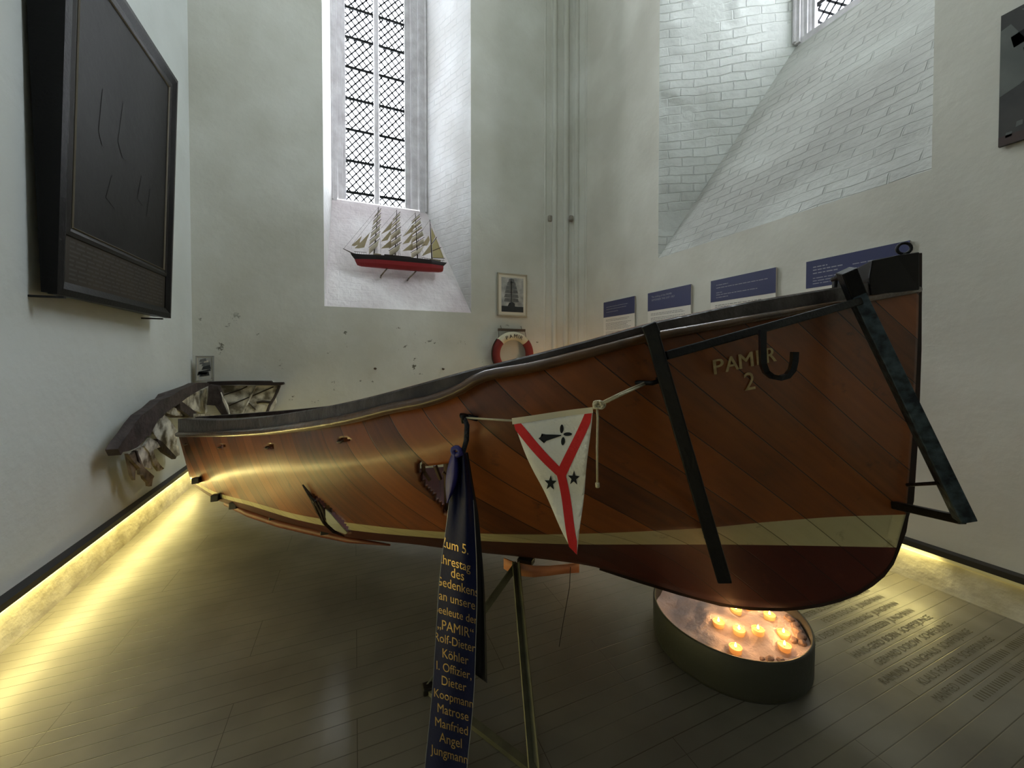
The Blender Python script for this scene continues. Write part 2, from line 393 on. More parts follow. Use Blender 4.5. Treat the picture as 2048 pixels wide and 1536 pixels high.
# unseen front wall behind the viewer, added to block sky light and bounce some
x0 = xl(YF)
struct(uvpoly('wall_front_added', [[(x0,YF,0),(XR,YF,0),(XR,YF,H),(x0,YF,H)]], [mat('added_bounce_wall', (128,122,112), .8)], [0]))

# windows: stone mouldings, glass with lead lattice, saddle bars
def window(name, org, U, N_, gw, z0, z1, jambL, jambR, bar_zs, lattice=.115, mull=None):
    """org: left bottom of the glass, U along it, N_ into the room"""
    root = bpy.data.objects.new(name, None); COL.objects.link(root); root.location = org; root['kind'] = 'structure'
    org = Vector(org); U = Vector(U); N_ = Vector(N_); Z = Vector((0,0,1)); hh = z1-z0
    g = MB().add([org, org+U*gw, org+U*gw+Z*hh, org+Z*hh], [(0,1,2,3)]).build('window_glass', M_glass, root)
    lat = MB(); s = lattice
    def clip_line(a0, sl):   # lines w = a0 + sl*z' within [0,gw]x[0,hh]
        pts = []
        zs = [0, hh]
        lo, hi = 0, hh
        # w in [0,gw]
        za, zb = (0-a0)/sl, (gw-a0)/sl
        lo = max(lo, min(za, zb)); hi = min(hi, max(za, zb))
        return (lo, hi)
    k = -int(hh/s)-2
    spans = [(0, gw)]
    for sl in (.86, -.86):
        a = -hh*.86-1 if sl > 0 else 0
        a0 = a
        while a0 < gw + hh*.86 + 1:
            lo, hi = clip_line(a0, sl)
            if hi-lo > .02:
                lat.beam(org+U*(a0+sl*lo)+Z*lo+N_*.006, org+U*(a0+sl*hi)+Z*hi+N_*.006, .022, .010, up=N_)
            a0 += s
    lat.build('lead_lattice', M_lead, root)
    for bz in bar_zs:
        MB().box(org+U*gw/2+Z*(bz-z0)+N_*.02, (gw, .02, .045), (U, N_, Z)).build('saddle_bar', M_iron, root)
    if mull is not None:
        MB().box(org+U*mull+Z*hh/2+N_*.03, (.085, .10, hh), (U, N_, Z)).build('mullion', MP_stone, root, bevel=.03)
    for side, wj in ((-1, jambL), (1, jambR)):
        b = MB(); e = org + (U*gw if side > 0 else U*0)
        n = 3; st = wj/n
        for i in range(n):
            b.box(e+U*side*(st*(i+.5))+Z*hh/2+N_*(.02+.045*i), (st, .10, hh+.1), (U, N_, Z))
            b.tube([e+U*side*(st*(i+.95))+N_*(.07+.045*i)-Z*.03, e+U*side*(st*(i+.95))+N_*(.07+.045*i)+Z*(hh+.03)], .022, 10)
        b.build('jamb_moulding', MP_stone, root)
    b = MB(); b.box(org+U*gw/2-Z*.06+N_*.03, (gw+jambL+jambR, .2, .12), (U, N_, Z)); b.box(org+U*gw/2+Z*(hh+.06)+N_*.03, (gw+jambL+jambR, .2, .12), (U, N_, Z))
    b.build('window_sill', MP_stone, root)
    return root
YG = YW+.14
bars = [on_y(750, yy, YG).z for yy in (393, 332, 271, 211, 150, 92, 34, -25, -85, -145, -205)]
window('window_1', (GX0, YG, bzs+.02), (1,0,0), (0,-1,0), GX1-GX0, bzs+.02, WTOP-.05, GX0-bx0, bx1-GX1, bars, mull=on_y(753,300,YG).x-GX0)
XG = XW+.12
bars2 = [dzs+.02+.5*i+.35 for i in range(7)]
window('window_2', (XG, g2, dzs+.05), (0,-1,0), (-1,0,0), g2-dy1-.12, dzs+.05, WTOP-.05, dy0-g2, .12, bars2, mull=(g2-dy1-.12)/2)
area('portal_1', ((GX0+GX1)/2, YG+.06, (bzs+WTOP)/2), (0,-1,0), GX1-GX0, WTOP-bzs, 1, (1,1,1), True)
area('portal_2', (XG+.06, (g2+dy1+.12)/2, (dzs+WTOP)/2), (-1,0,0), g2-dy1-.12, WTOP-dzs, 1, (1,1,1), True)

# clustered shafts in the back right corner
sh = MB()
PR = [(-.55,.014,.026),(-.38,-.012,.045),(-.19,-.070,.05),(-.055,-.2,.045),(.012,-.38,.026)]
for (dx, dy, r) in PR:
    sh.tube([(XR+dx, YB+dy, 0), (XR+dx, YB+dy, H)], r, 12)
sh.prism([(XR-.56,YB+.03,0),(XR-.50,YB+.012,0),(XR-.36,YB-.018,0),(XR-.20,YB-.065,0),(XR-.10,YB-.12,0),(XR-.03,YB-.28,0),(XR+.03,YB-.4,0),(XR+.03,YB+.03,0)], (0,0,H))
struct(sh.build('trim_1', MP_wall, smooth=False))
kn = MB()
for px, py in ((1100,437),(1142,437)):
    c = on_y(px, py, YB-.16); kn.box(c, (.07,.06,.10))
struct(kn.build('trim_4', mat('corner_boss', (150,146,136), .85), bevel=.02))

# black cable rails with light strips on the side walls
def wall_rail(name, x_of, ys, side):
    b = MB(); y0, y1 = ys; s = side
    a0, a1 = Vector((x_of(y0), y0, 0)), Vector((x_of(y1), y1, 0)); O = Vector((s, 0, 0))
    sec = [(0,.268),(.062,.268),(.062,.232),(.0,.232)]
    rows = [[a+O*w+ZZ*z for (w, z) in sec+[sec[0]]] for a in (a0, a1)]
    b.grid(rows)
    r = struct(b.build(name, M_black))
    return r
wall_rail('trim_2', xl, (YF, YB), 1)
wall_rail('trim_3', lambda y: XR, (YF, YB), -1)
# low plinth below the rails
for nm, xo, s in (('baseboard_left', xl, 1), ('baseboard_right', lambda y: XR, -1)):
    b = MB()
    a0 = Vector((xo(YF),YF,0)); a1 = Vector((xo(YB),YB,0)); O = Vector((s,0,0))
    b.grid([[a+ZZ*.19+O*.0, a+ZZ*.185+O*.012, a+O*.03, a+O*.034-ZZ*.005] for a in (a0, a1)])
    struct(b.build(nm, mat('plinth_plaster', (214,208,186), .8, noise=.4, nscale=7, c2=(176,168,140), bump=.6, bscale=9)))
M_led = mat('led_strip', (255,240,180), .5, emis=(255,236,150), es=3)
for nm, xo, s, lab in (('light_strip', xl, 1, 'thin yellow light strip under the black rail on the left wall'), ('light_strip', lambda y: XR, -1, 'thin yellow light strip under the black rail on the right wall')):
    b = MB(); b.beam((xo(YF)+s*.045, YF+.05, .2305), (xo(YB)+s*.045, YB-.05, .2305), .012, .003)
    tag(b.build(nm, M_led), lab, 'light strip', 'light strips under the wall rails')
for s, xo, y0, k in ((1, xl, -.4, 1.0), (-1, lambda y: XR, 1.2, .75)):
    for dx, dz, w_ in ((1.0, -.55, .75), (.15, -1, .5)):
        y1 = YB-.08; ym = (y0+y1)/2; ly = y1-y0
        o = area('led_light', (xo(ym)+s*(.054 if dx == 1.0 else .03), ym, .222), (s*dx, 0, dz), ly, .012, LED_W*ly*k*w_, LED_COL)
        zax = -Vector((s*dx, 0, dz)).normalized(); ydir = Vector((xo(y1)-xo(y0), y1-y0, 0)).normalized(); xax = ydir; yax = zax.cross(xax).normalized(); zax = xax.cross(yax)
        if zax.dot(Vector((s*dx, 0, dz))) > 0: yax = -yax; zax = -zax
        o.matrix_world = Matrix.Translation(o.location) @ Matrix((xax, yax, zax)).transposed().to_4x4()

# ================================================================== the lifeboat
D0 = 2.08
XG_ = [356,430,500,600,700,830,930,1060,1180,1300,1400,1500,1600,1700,1790,1838]
y0f = pchip([356,430,500,600,700,830,930,1060,1180,1300,1400,1500,1600,1700,1790,1838],[838,840,836,822,803,770,742,710,679,646,624,603,586,570,556,549])
y1f = pchip([356,430,500,600,700,780,860,923,962,1060,1180,1300,1400,1500,1600,1700,1790,1838],[868,867,864,853,836,816,800,776,753,734,704,673,655,637,620,603,587,578])
b0f = pchip(XG_,[.10,.33,.55,.80,.92,.97,.96,.92,.85,.74,.63,.5,.36,.22,.09,.03])
y5f = pchip([380,430,500,600,700,830,930,1060,1180,1300,1408,1535,1688,1812],[957,984,1003,1030,1046,1060,1066,1069,1067,1062,1056,1044,1033,1029])
y6f = pchip([380,430,500,600,700,830,930,1060,1180,1408,1586,1793],[961,991,1011,1041,1060,1073,1080,1086,1089,1089,1091,1095])
y7f = pchip([380,430,500,555,600,700,830,930,1035,1100,1180,1250,1330,1420,1490,1560,1600,1640,1680,1715,1740,1765,1780,1788,1793],
            [966,998,1022,1040,1052,1075,1089,1102,1113,1120,1132,1151,1176,1201,1213,1216,1213,1207,1197,1183,1167,1147,1128,1112,1095])
x7f = pchip([0,.8,.88,.93,.96,.985,1],[380,1470,1590,1660,1715,1765,1793])
b7f = pchip([380,430,500,600,700,830,930,1035,1180,1800],[.07,.2,.3,.38,.38,.3,.15,.05,.03,.03])
XL = [356,354,380,380]; XRr = [1838,1837,1812,1793]
def hull_pt(a, w):
    """a: 0 stern .. 1 stem; w: 0 sheer .. 4 keel; returns point on the near side and its half breadth"""
    xg = 356+a*(1838-356); b0 = b0f(xg)
    r5 = .80 - .28*max(0, min(1, (a-.35)/.5)); b5 = max(b0*r5, min(b0, .03)); 
    x7 = x7f(a); b7 = b7f(x7); b6 = .7*b5+.3*b7
    if w <= 1:
        x = xg; y = y0f(x)*(1-w)+y1f(x)*w; b = max(b0-.03*min(1, b0*6), .01)
    elif w <= 2:
        k = w-1; x1 = xg; x2 = 380+a*(1812-380)
        x = x1+(x2-x1)*k**(1.0 if a < .5 else 1.6)
        y = y1f(x1)*(1-k)+y5f(x2)*k
        b = (b0-.03*min(1, b0*6)) + (b5-b0+.03*min(1,b0*6))*k*k + .05*math.sin(math.pi*k)*min(1, b0*1.2)
    elif w <= 3:
        k = w-2; x1 = 380+a*(1812-380); x2 = 380+a*(1793-380)
        x = x1*(1-k)+x2*k; y = y5f(x1)*(1-k)+y6f(x2)*k; b = b5*(1-k)+b6*k
    elif w <= 4:
        k = w-3; x1 = 380+a*(1793-380); x2 = x7
        x = x1*(1-k)+x2*k; y = y6f(x1)*(1-k)+y7f(x2)*k; b = b6*(1-k)+b7*k
    b = max(b, .008)
    return on_n(x, y, D0-b), b, x, y
NA = 260
ws = [0,.5,1]+[1+i/46 for i in range(1,47)]+[2+i/6 for i in range(1,7)]+[3+i/9 for i in range(1,10)]
near = []; far = []; uvs = []
for w in ws:
    R = [hull_pt(i/NA, w) for i in range(NA+1)]
    near.append(R)
# keel row: on the centre line, slightly under the bilge
keel = []
for i in range(NA+1):
    p, b, x, y = near[-1][i]; z = min(p.z, .335 if b > .06 else p.z); keel.append((Vector((p.x, p.y, z))+NB*(b-.004), .004, x, y))
near.append(keel); ws2 = ws+[5]
holes = []
hz = lambda pts: [(780+x/3.072, 700+y/3.072) for x, y in pts]
holes.append(hz([(165,700),(200,685),(235,720),(300,712),(340,690),(420,690),(440,760),(400,900),(380,1015),(340,1015),(300,960),(250,890),(200,840),(172,770)]))
h2 = lambda pts: [(560+x/5.389, 940+y/5.389) for x, y in pts]
holes.append(h2([(340,250),(410,300),(460,330),(520,390),(640,500),(720,590),(760,690),(700,680),(600,640),(520,560),(440,440),(370,350)]))
for cx_, cy_, rx, ry in ((445,892,8,4),(541,893,9,5),(688,880,11,6)):
    holes.append([(cx_+rx*math.cos(k*math.pi/4), cy_+ry*math.sin(k*math.pi/4)) for k in range(8)])
boat = thing('lifeboat', 'big brown varnished wooden lifeboat with cream stripe, red bottom and PAMIR 2 on its bow', 'boat', (on_n(1180,1132,D0).x, on_n(1180,1132,D0).y, 0))
def uv_of(P): return (P.dot(DB), P.z)
def half(name, rows, flip, cut):
    vs = []; uv = []; fs = []; fm = []
    nc = NA+1
    for R in rows:
        for (p, b, x, y) in R:
            q = p if not flip else p+NB*(2*b)
            vs.append(q); uv.append(uv_of(p))
    for i in range(len(rows)-1):
        for j in range(NA):
            if cut:
                mx_ = (rows[i][j][2]+rows[i+1][j+1][2])/2; my_ = (rows[i][j][3]+rows[i+1][j+1][3])/2
                if any(pin(h, mx_, my_) for h in holes): continue
            f = (i*nc+j, (i+1)*nc+j, (i+1)*nc+j+1, i*nc+j+1)
            if flip: f = f[::-1]
            fs.append(f); w = (ws2[i]+ws2[i+1])/2
            fm.append(0 if w < 2 else (1 if w < 3 else 2))
    return vs, fs, fm, uv
M_wood = hull_mat('varnished_hull', (68,33,12), (164,90,34), .42, .35, (34,20,10), wear=(60,34,18))
M_cream = hull_mat('cream_stripe_paint', (178,168,126), (206,198,158), .5, 0, (104,96,66), wear=(112,96,62))
M_red = hull_mat('red_bottom_paint', (58,20,14), (84,32,22), .5, .0, (40,14,10), wear=(96,48,36))
v1, f1, m1, u1 = half('n', near, False, True)
v2, f2, m2, u2 = half('f', near, True, False)
n1 = len(v1)
# ragged broken stern edge on the near side
hull = link_mesh('hull', v1+v2, f1+[tuple(i+n1 for i in f) for f in f2], None, boat, True, m1+m2, u1+u2, [M_wood, M_cream, M_red])
sm = hull.modifiers.new('planking', 'SOLIDIFY'); sm.thickness = .022; sm.offset = -1
hull_w = [Vector(v) for v in v1]
bvh = BVHTree.FromPolygons(hull_w, [f for f in half('n', near, False, False)[1]])
def on_hull(px, py, out=0.0):
    r = ray(px, py).normalized(); h = bvh.ray_cast(CAM, r)
    if h[0] is None: return None
    n = h[1] if h[1].dot(r) < 0 else -h[1]
    return h[0]+n*out

M_gun = mat('weathered_gunwale', (40,34,34), .35, noise=.35, nscale=9, c2=(82,74,72), bump=.35, bscale=24, coat=0)
M_gunw = mat('gunwale_rub_wood', (58,38,24), .3, noise=.4, nscale=7, c2=(104,74,44), bump=.2, coat=.5)
for flip in (False, True):
    rows = [[] for _ in range(6)]
    for i in range(0, NA+1, 2):
        x = 356+i/NA*(1838-356); b = b0f(x); tk = .085*min(1, b*5+.25)
        P0 = on_n(x, y0f(x), D0-b); P1 = on_n(x, y1f(x), D0-b); 
        P1 = P1 + ZZ*.0
        if i/NA > .985: tk = .04
        pts = [P0+NB*.006, P0+ZZ*-.006, P1, P1+NB*.035, P0+NB*tk-ZZ*.03, P0+NB*tk]
        if flip:
            def mir(q):
                d = D0-q.dot(NB); return q+NB*(2*d)
            pts = [mir(q) for q in pts]
        for k in range(6): rows[k].append(pts[k])
    b = MB(); b.grid(rows+[rows[0]])
    o = b.build('gunwale', M_gun, boat, smooth=False)
    rb = MB(); pts = []
    for i in range(0, NA+1, 4):
        x = 356+i/NA*(1838-356); q = on_n(x, y1f(x)+1, D0-b0f(x)-.006)
        if flip: q = q+NB*(2*(D0-q.dot(NB)))
        pts.append(q)
    rb.tube(pts, .017, 8, rs=[.024-.012*i/len(pts) for i in range(len(pts))]); rb.build('rubbing_strake', M_gunw, boat, smooth=True)
# stem post and raised bow block
st = MB()
stem_px = [(1839,508),(1839,560),(1838,700),(1833,850),(1823,1000),(1813,1030),(1808,1060),(1795,1096),(1783,1125),(1765,1149),(1742,1168),(1714,1185),(1678,1199),(1640,1209),(1600,1215),(1560,1218),(1500,1216),(1440,1208),(1360,1187),(1280,1163),(1200,1137)]
pts = [on_n(x, y, D0) for x, y in stem_px]
rows = [[], [], [], []]
for i, p in enumerate(pts):
    d = (pts[min(i+1, len(pts)-1)]-pts[max(i-1, 0)]).normalized(); nrm = NB.cross(d).normalized()
    if i < 4 and nrm.dot(DB) < 0 or (i >= 4 and nrm.z > 0): nrm = -nrm
    if nrm.dot(DB) < 0 and i < 12: nrm = -nrm
    o_ = -nrm*.05
    rows[0].append(p-NB*.028+o_); rows[1].append(p-NB*.018); rows[2].append(p+NB*.018); rows[3].append(p+NB*.028+o_)
st.grid(rows+[rows[0]]); 
st.build('stem_post', mat('black_stem', (26,16,12), .3, coat=.4, noise=.3, nscale=10, c2=(44,24,16)), boat)
bk = MB()
prof = [(1744,520),(1790,511),(1840,503),(1840,580),(1742,600),(1738,556)]
A_ = [on_n(x, y, D0-max(.055, b0f(x)+.008)) for x, y in prof]; B_ = [p+NB*(2*(D0-p.dot(NB))) for p in A_]
n = len(A_); bk.add(A_+B_, [tuple(range(n)), tuple(range(2*n-1, n-1, -1))]+[(i, n+i, n+(i+1) % n, (i+1) % n) for i in range(n)])
bk.build('bow_block', mat('black_bow_block', (15,11,10), .55, spec=.25), boat, bevel=.006)
ring = MB(); c = on_n(1808,497,D0); rp = [c+(ZZ*math.sin(a)+DB*math.cos(a))*.022 for a in [k*math.pi/8 for k in range(16)]]
ring.tube(rp, .006, 6, closed=True); ring.tube([c-ZZ*.05, c-ZZ*.02], .008, 6); ring.build('bow_eye', M_iron, boat, smooth=True)
# name on the bow
M_name = mat('faded_gold_lettering', (206,182,128), .5, noise=.4, nscale=40, c2=(160,136,90))
def hull_text(s, ox, oy, ux, uy, vx, vy, sc):
    vs, fs = text2d(s); nb = MB(); P = []
    for (a, b) in vs:
        P.append(on_hull(ox+ux*a*sc+vx*b*sc, oy+uy*a*sc+vy*b*sc, .0045))
    nb.add(P, fs); return nb
for ch_, x_, y_, w_ in (('P',1426,749,20),('A',1449,744,26),('M',1477,738,27),('I',1512,730,5),('R',1531,726,19)):
    vs, fs = text2d(ch_, 3); mw = max(v[0] for v in vs); nb = MB()
    for sx_ in (0, 1.3): nb.add([on_hull(x_+sx_+x/mw*w_-y*4, y_-x/mw*w_*.23-y*42, .0045+sx_*.0003) for x, y in vs], fs)
    nb.build('bow_letter', M_name, boat, norm=False)
vs, fs = text2d('2', 3, .004); mw = max(v[0] for v in vs)
MB().add([on_hull(1488+x/mw*21-y*4, 781-x/mw*4-y*50, .0045) for x, y in vs], fs).build('bow_number', M_name, boat, norm=False)
# inside: ribs, thwarts
M_rib = mat('inner_frames', (96,70,46), .6, noise=.4, nscale=14, c2=(50,38,28))
for a in [.06+.062*i for i in range(15)]+[.352,.374]:
    r1 = [hull_pt(a, w)[0] + NB*.045 for w in (1, 1.2, 1.4, 1.6, 1.8, 2, 3, 3.6)]
    MB().tube(r1, .016, 6).build('rib', M_rib, boat, smooth=True)
for a in (.2, .36, .52, .68, .82):
    p, b, x, y = hull_pt(a, 1.12); q = p+NB*(2*b-.03)
    MB().beam(p+NB*min(.16, b*.5), q-NB*min(.13, b*.5), .2, .025, up=ZZ).build('thwart', M_rib, boat)
# grab-line fittings
M_brass = mat('dull_metal_fitting', (110,100,84), .4, metal=.8)
for (x, y) in ((445,893),(541,893),(688,880),(376,887)):
    c = on_hull(x, y, .012)
    if c: MB().tube([c-DB*.012, c-DB*.008-NB*.012-ZZ*.006, c+DB*.008-NB*.012-ZZ*.006, c+DB*.012], .005, 6).build('grab_line_fitting', M_brass, boat, smooth=True)
b = MB(); c = on_hull(1290, 765, .008); 
b.tube([c-DB*.05, c-DB*.02-NB*.014, c+DB*.02-NB*.014, c+DB*.05+ZZ*.01], .008, 8); b.box(c-DB*.045, (.03,.02,.02), (DB, NB, ZZ)); b.box(c+DB*.045+ZZ*.008, (.03,.02,.02), (DB, NB, ZZ))
b.build('cleat', M_iron, boat, smooth=True)
b = MB(); hk = on_hull(940, 832, .0)
b.tube([hk, hk-NB*.03, hk-NB*.045-ZZ*.012, hk-NB*.05+ZZ*.01], .008, 8); b.tube([hk-DB*.03+ZZ*.002-NB*.01, hk-NB*.014, hk+DB*.035-ZZ*.006-NB*.01], .009, 6)
b.build('hull_hook', M_iron, boat, smooth=True)
# splintered patch
M_spl = mat('splintered_wood', (24,18,16), .7, noise=.4, nscale=30, c2=(58,40,28), bump=.4)
sp = MB()
for pl in ([(610,967),(622,985),(632,1001),(641,1022),(652,1042),(668,1058),(690,1068),(706,1076)],[(622,985),(634,1000),(640,1012)],[(634,998),(645,1018),(650,1040)],[(641,1000),(650,1015),(655,1036)],[(628,1000),(640,1020),(655,1045)]):
    P_ = [on_hull(x, y, .012) for x, y in pl]; P_ = [p for p in P_ if p]
    if len(P_) > 1: sp.tube(P_, .009, 5, rs=[.004]+[.009]*(len(P_)-2)+[.003])
sp.build('splintered_plank', M_spl, boat)
pp = [on_hull(x, y, .012) for x, y in ((657,1014),(668,1024),(684,1043),(698,1060),(694,1063),(674,1055),(660,1042),(657,1030))]
MB().prism([p for p in pp if p], -NB*.006).build('pale_patch', mat('pale_patch', (168,170,160), .6), boat)
for pl in ([(846,931),(838,940),(840,955),(852,972)],[(862,940),(868,955),(874,970)],[(880,955),(889,962),(893,975)]):
    P_ = [on_hull(x, y, -.03) for x, y in pl]; MB().tube([p for p in P_ if p], .008, 5).build('broken_frame', M_rib, boat)
# bilge rail and dark clamps under the stern
P_ = [on_n(x, y, 1.86) for x, y in ((452,1006),(500,1027),(560,1047),(640,1066),(700,1080),(780,1090))]
MB().tube(P_, .028, 8, rs=[.02,.028,.028,.026,.02,.006]).build('bilge_rail', mat('dull_red_rail', (110,58,40), .5, noise=.4, nscale=12, c2=(88,44,30)), boat, smooth=True)
for (x, y, w_) in ((390,963,.10),(428,998,.10),(465,1013,.08),(545,1034,.09),(648,1063,.08)):
    p = on_n(x, y, 1.80 if x > 400 else 1.88); MB().beam(p-DB*w_/2-ZZ*.004+NB*.05, p+DB*w_/2*.4+ZZ*.01-NB*.01, .05, .05).build('keel_clamp', M_black, boat, bevel=.004)

# ---------------- iron carrying frame hooked over the bow
ifr = thing('iron_frame', 'black iron carrying frame with J hook hung over the bow of the lifeboat', 'frame', (at_t(1450,1160,1.22).x, at_t(1450,1160,1.22).y, 0))
la, lb = at_t(1302,660,1.205), at_t(1448,1158,1.22)
ra, rb_ = at_t(1712,590,1.40), at_t(1930,1040,1.30)
MB().beam(la, lb, .042, .05, up=NB).build('side_bar', M_iron, ifr, bevel=.004)
MB().beam(ra, rb_, .044, .05, up=NB).build('side_bar', M_ironblue, ifr, bevel=.004)
for (p, top, w_) in ((la, at_t(1297,648,1.205), .046), (ra, at_t(1692,541,1.385), .048)):
    b = MB(); b.beam(top, p+(p-top).normalized()*.02, w_, .05, up=NB); q = top+ZZ*-.012
    b.beam(q-NB*.0, q+NB*.11, w_*.6, .014, up=ZZ); b.beam(q+NB*.105, q+NB*.11-ZZ*.05, w_*.6, .012, up=DB)
    b.build('gunwale_hook', M_iron, ifr, bevel=.004)
cba, cbb = at_t(1330,712,1.205), at_t(1722,602,1.39)
MB().beam(cba, cbb, .028, .028, up=NB).build('cross_bar', M_iron, ifr, bevel=.004)
jt = lambda x, y: at_t(x, y, 1.215+(x-1524)*.0002)
jp = [jt(1525,660),jt(1525,700),jt(1526,728),jt(1532,744),jt(1544,753),jt(1560,756),jt(1574,752),jt(1584,740),jt(1588,722),jt(1589,704)]
rows = [[], [], [], []]
for i, p in enumerate(jp):
    d = (jp[min(i+1, len(jp)-1)]-jp[max(i-1, 0)]).normalized(); sx_ = NB.cross(d).normalized()*.007; wy = NB*.018
    rows[0].append(p+sx_+wy); rows[1].append(p+sx_-wy); rows[2].append(p-sx_-wy); rows[3].append(p-sx_+wy)
MB().grid(rows+[rows[0]]).build('j_hook', M_iron, ifr, smooth=False, solid=.003)
arm_end = on_hull(1788, 1010, -.0)
MB().beam(at_t(1925,1040,1.31), arm_end, .028, .03).build('bracket_arm', M_iron, ifr, bevel=.003)
MB().tube([at_t(1880,966,1.32), at_t(1815,970,1.47)], .007, 6).build('stay_rod', M_iron, ifr)
MB().beam(at_t(1421,1075,1.24), on_hull(1415,1070,0), .028, .03).build('bracket_arm', M_iron, ifr, bevel=.003)

# ---------------- trestle
M_tr = mat('grey_green_trestle', (112,112,92), .45, metal=.2, noise=.4, nscale=12, c2=(82,84,70))
T = at_t(1035,1127,2.12); A1 = on_z(856,1378,.012); B1 = on_z(1074,1545,.012)
tr = thing('trestle', 'grey-green metal trestle under the middle of the lifeboat behind the blue ribbon', 'trestle', (T.x, T.y, 0))
def angle_leg(p, q, nm):
    b = MB(); b.beam(p, q, .035, .006, up=NB); b.beam(p+DB*-.017, q+DB*-.017, .006, .035, up=NB); b.build(nm, M_tr, tr)
angle_leg(T, A1, 'leg'); angle_leg(T, B1, 'leg')
mid = (A1+B1)/2; off = Vector((T.x-mid.x, T.y-mid.y, 0))*2
MB().beam(A1, B1, .03, .02).build('floor_bar', M_tr, tr)
MB().box(A1+Vector((0,0,.004)), (.05,.05,.03)).build('rubber_foot', M_black, tr, bevel=.006)
rows = []
tp = [(1008,1116),(1022,1122),(1040,1127),(1068,1132),(1100,1132),(1130,1129),(1158,1125)]
up_ = [at_t(x, y, 2.10+.02*abs(i-3)) for i, (x, y) in enumerate(tp)]
MB().grid([up_, [p-ZZ*(.060+.01*math.sin(i)) for i, p in enumerate(up_)]]).build('cradle_band', mat('orange_lit_band', (214,150,112), .5, noise=.3, nscale=9, c2=(190,126,94)), tr, smooth=True, solid=.008)  # orange light on this band is put into its colour
MB().box(at_t(1052,1121,2.2), (.09,.06,.03), (DB, NB, ZZ)).build('packing_block', M_black, tr, bevel=.004)

MB().tube([at_t(1141,1134,2.06), at_t(1139,1175,2.05), at_t(1128,1235,2.0), at_t(1117,1300,1.94)], .0022, 5).build('loose_cord', M_black, tr)
# ---------------- pennant with its cord
def pz(x, y, out=0.0):
    px, py = 780+x/3.072, 700+y/3.072
    p = on_n(px, py, 1.065); wv = .010*math.sin(p.dot(DB)*22+p.z*6)+.006*math.sin(p.z*30)
    return p + NB*(wv-out)
pen = thing('pennant', 'white triangular pennant with red Y, two stars and black ermine mark hung before the hull', 'flag', pz(1000,620))
M_pw = mat('pennant_white', (226,226,218), .85, bump=.2, bscale=120); M_pr = mat('pennant_red', (200,34,36), .8, bump=.2, bscale=120); M_pk = mat('pennant_black', (18,22,28), .85); M_hd = mat('pennant_header', (206,200,178), .85)
def cloth_poly(poly, out, name, m, parent, sub=True):
    if name in ('red_band','ermine_mark','star'): parent = cl
    """fill a polygon finely so that it follows the cloth"""
    bm = bmesh.new(); vs = [bm.verts.new((x, y, 0)) for x, y in poly]; bm.faces.new(vs)
    bmesh.ops.triangulate(bm, faces=bm.faces)
    for _ in range(4):
        es = [e for e in bm.edges if e.calc_length() > 45]
        if not es: break
        bmesh.ops.subdivide_edges(bm, edges=es, cuts=1); bmesh.ops.triangulate(bm, faces=bm.faces)
    V_ = [pz(v.co.x, v.co.y, out) for v in bm.verts]; bm.verts.index_update(); F_ = [tuple(v.index for v in f.verts) for f in bm.faces]; bm.free()
    return MB().add(V_, F_).build(name, m, parent, smooth=True, norm=True)
cl = cloth_poly([(764,452),(1243,386),(1200,760),(1150,1256),(1100,1180),(900,760)], 0, 'cloth', M_pw, pen); 
sdf = cl.modifiers.new('s', 'SOLIDIFY'); sdf.thickness = .0012; sdf.offset = 0
cloth_poly([(764,456),(808,447),(1043,712),(1192,395),(1240,388),(1228,450),(1080,775),(1152,1170),(1150,1256),(1105,1200),(1028,770),(775,490)], .0016, 'red_band', M_pr, pen)
hd = cloth_poly([(750,418),(1246,350),(1248,386),(754,456)], .002, 'header', M_hd, pen)
cloth_poly([(918,540),(930,530),(950,530),(935,512),(960,518),(1048,524),(1048,530),(965,556),(952,569),(950,552),(930,550)], .0024, 'ermine_mark', M_pk, pen)
for (cx_, cy_, rx, ry) in ((1049,488,11,27),(1086,521,26,11),(1060,562,11,25)):
    cloth_poly([(cx_+rx*math.cos(k*math.pi/6), cy_+ry*math.sin(k*math.pi/6)) for k in range(12)], .0024, 'ermine_mark', M_pk, pen)
for (cx_, cy_) in ((990,814),(1127,791)):
    cloth_poly([(cx_+(37 if k % 2 == 0 else 15)*math.sin(k*math.pi/5+.08), cy_-(37 if k % 2 == 0 else 15)*math.cos(k*math.pi/5+.08)*1.35) for k in range(10)], .0028, 'star', M_pk, pen)
M_cord = mat('white_cord', (196,188,160), .9, bump=.4, bscale=200)
def cord(pts, r=.0035): return MB().tube(pts, r, 6)
cd_ = [hk-NB*.04, pz(600,430), pz(750,434)]
cord(cd_).build('cord', M_cord, pen, smooth=True)
kx = pz(1300,335)
b = cord([pz(1246,358), pz(1275,345), kx, pz(1420,275), on_hull(1283,768,.02)]); b.tube([kx+ZZ*.006, pz(1400,272), on_hull(1280,764,.024)], .003, 6)
b.build('cord', M_cord, pen, smooth=True)
b = MB()
for k in range(4): b.tube([kx+(DB*math.cos(a+k)+ZZ*math.sin(a+k))*.010+NB*(.006*math.cos(2*a)) - DB*.008*k*.5 for a in [i*math.pi/5 for i in range(10)]], .0032, 6, closed=True)
b.tube([kx-DB*.012, pz(1275,420), pz(1272,600), pz(1270,830)], .0032, 6); b.tube([pz(1270,822), pz(1271,850)], .006, 6)
b.build('cord_knot', M_cord, pen, smooth=True)

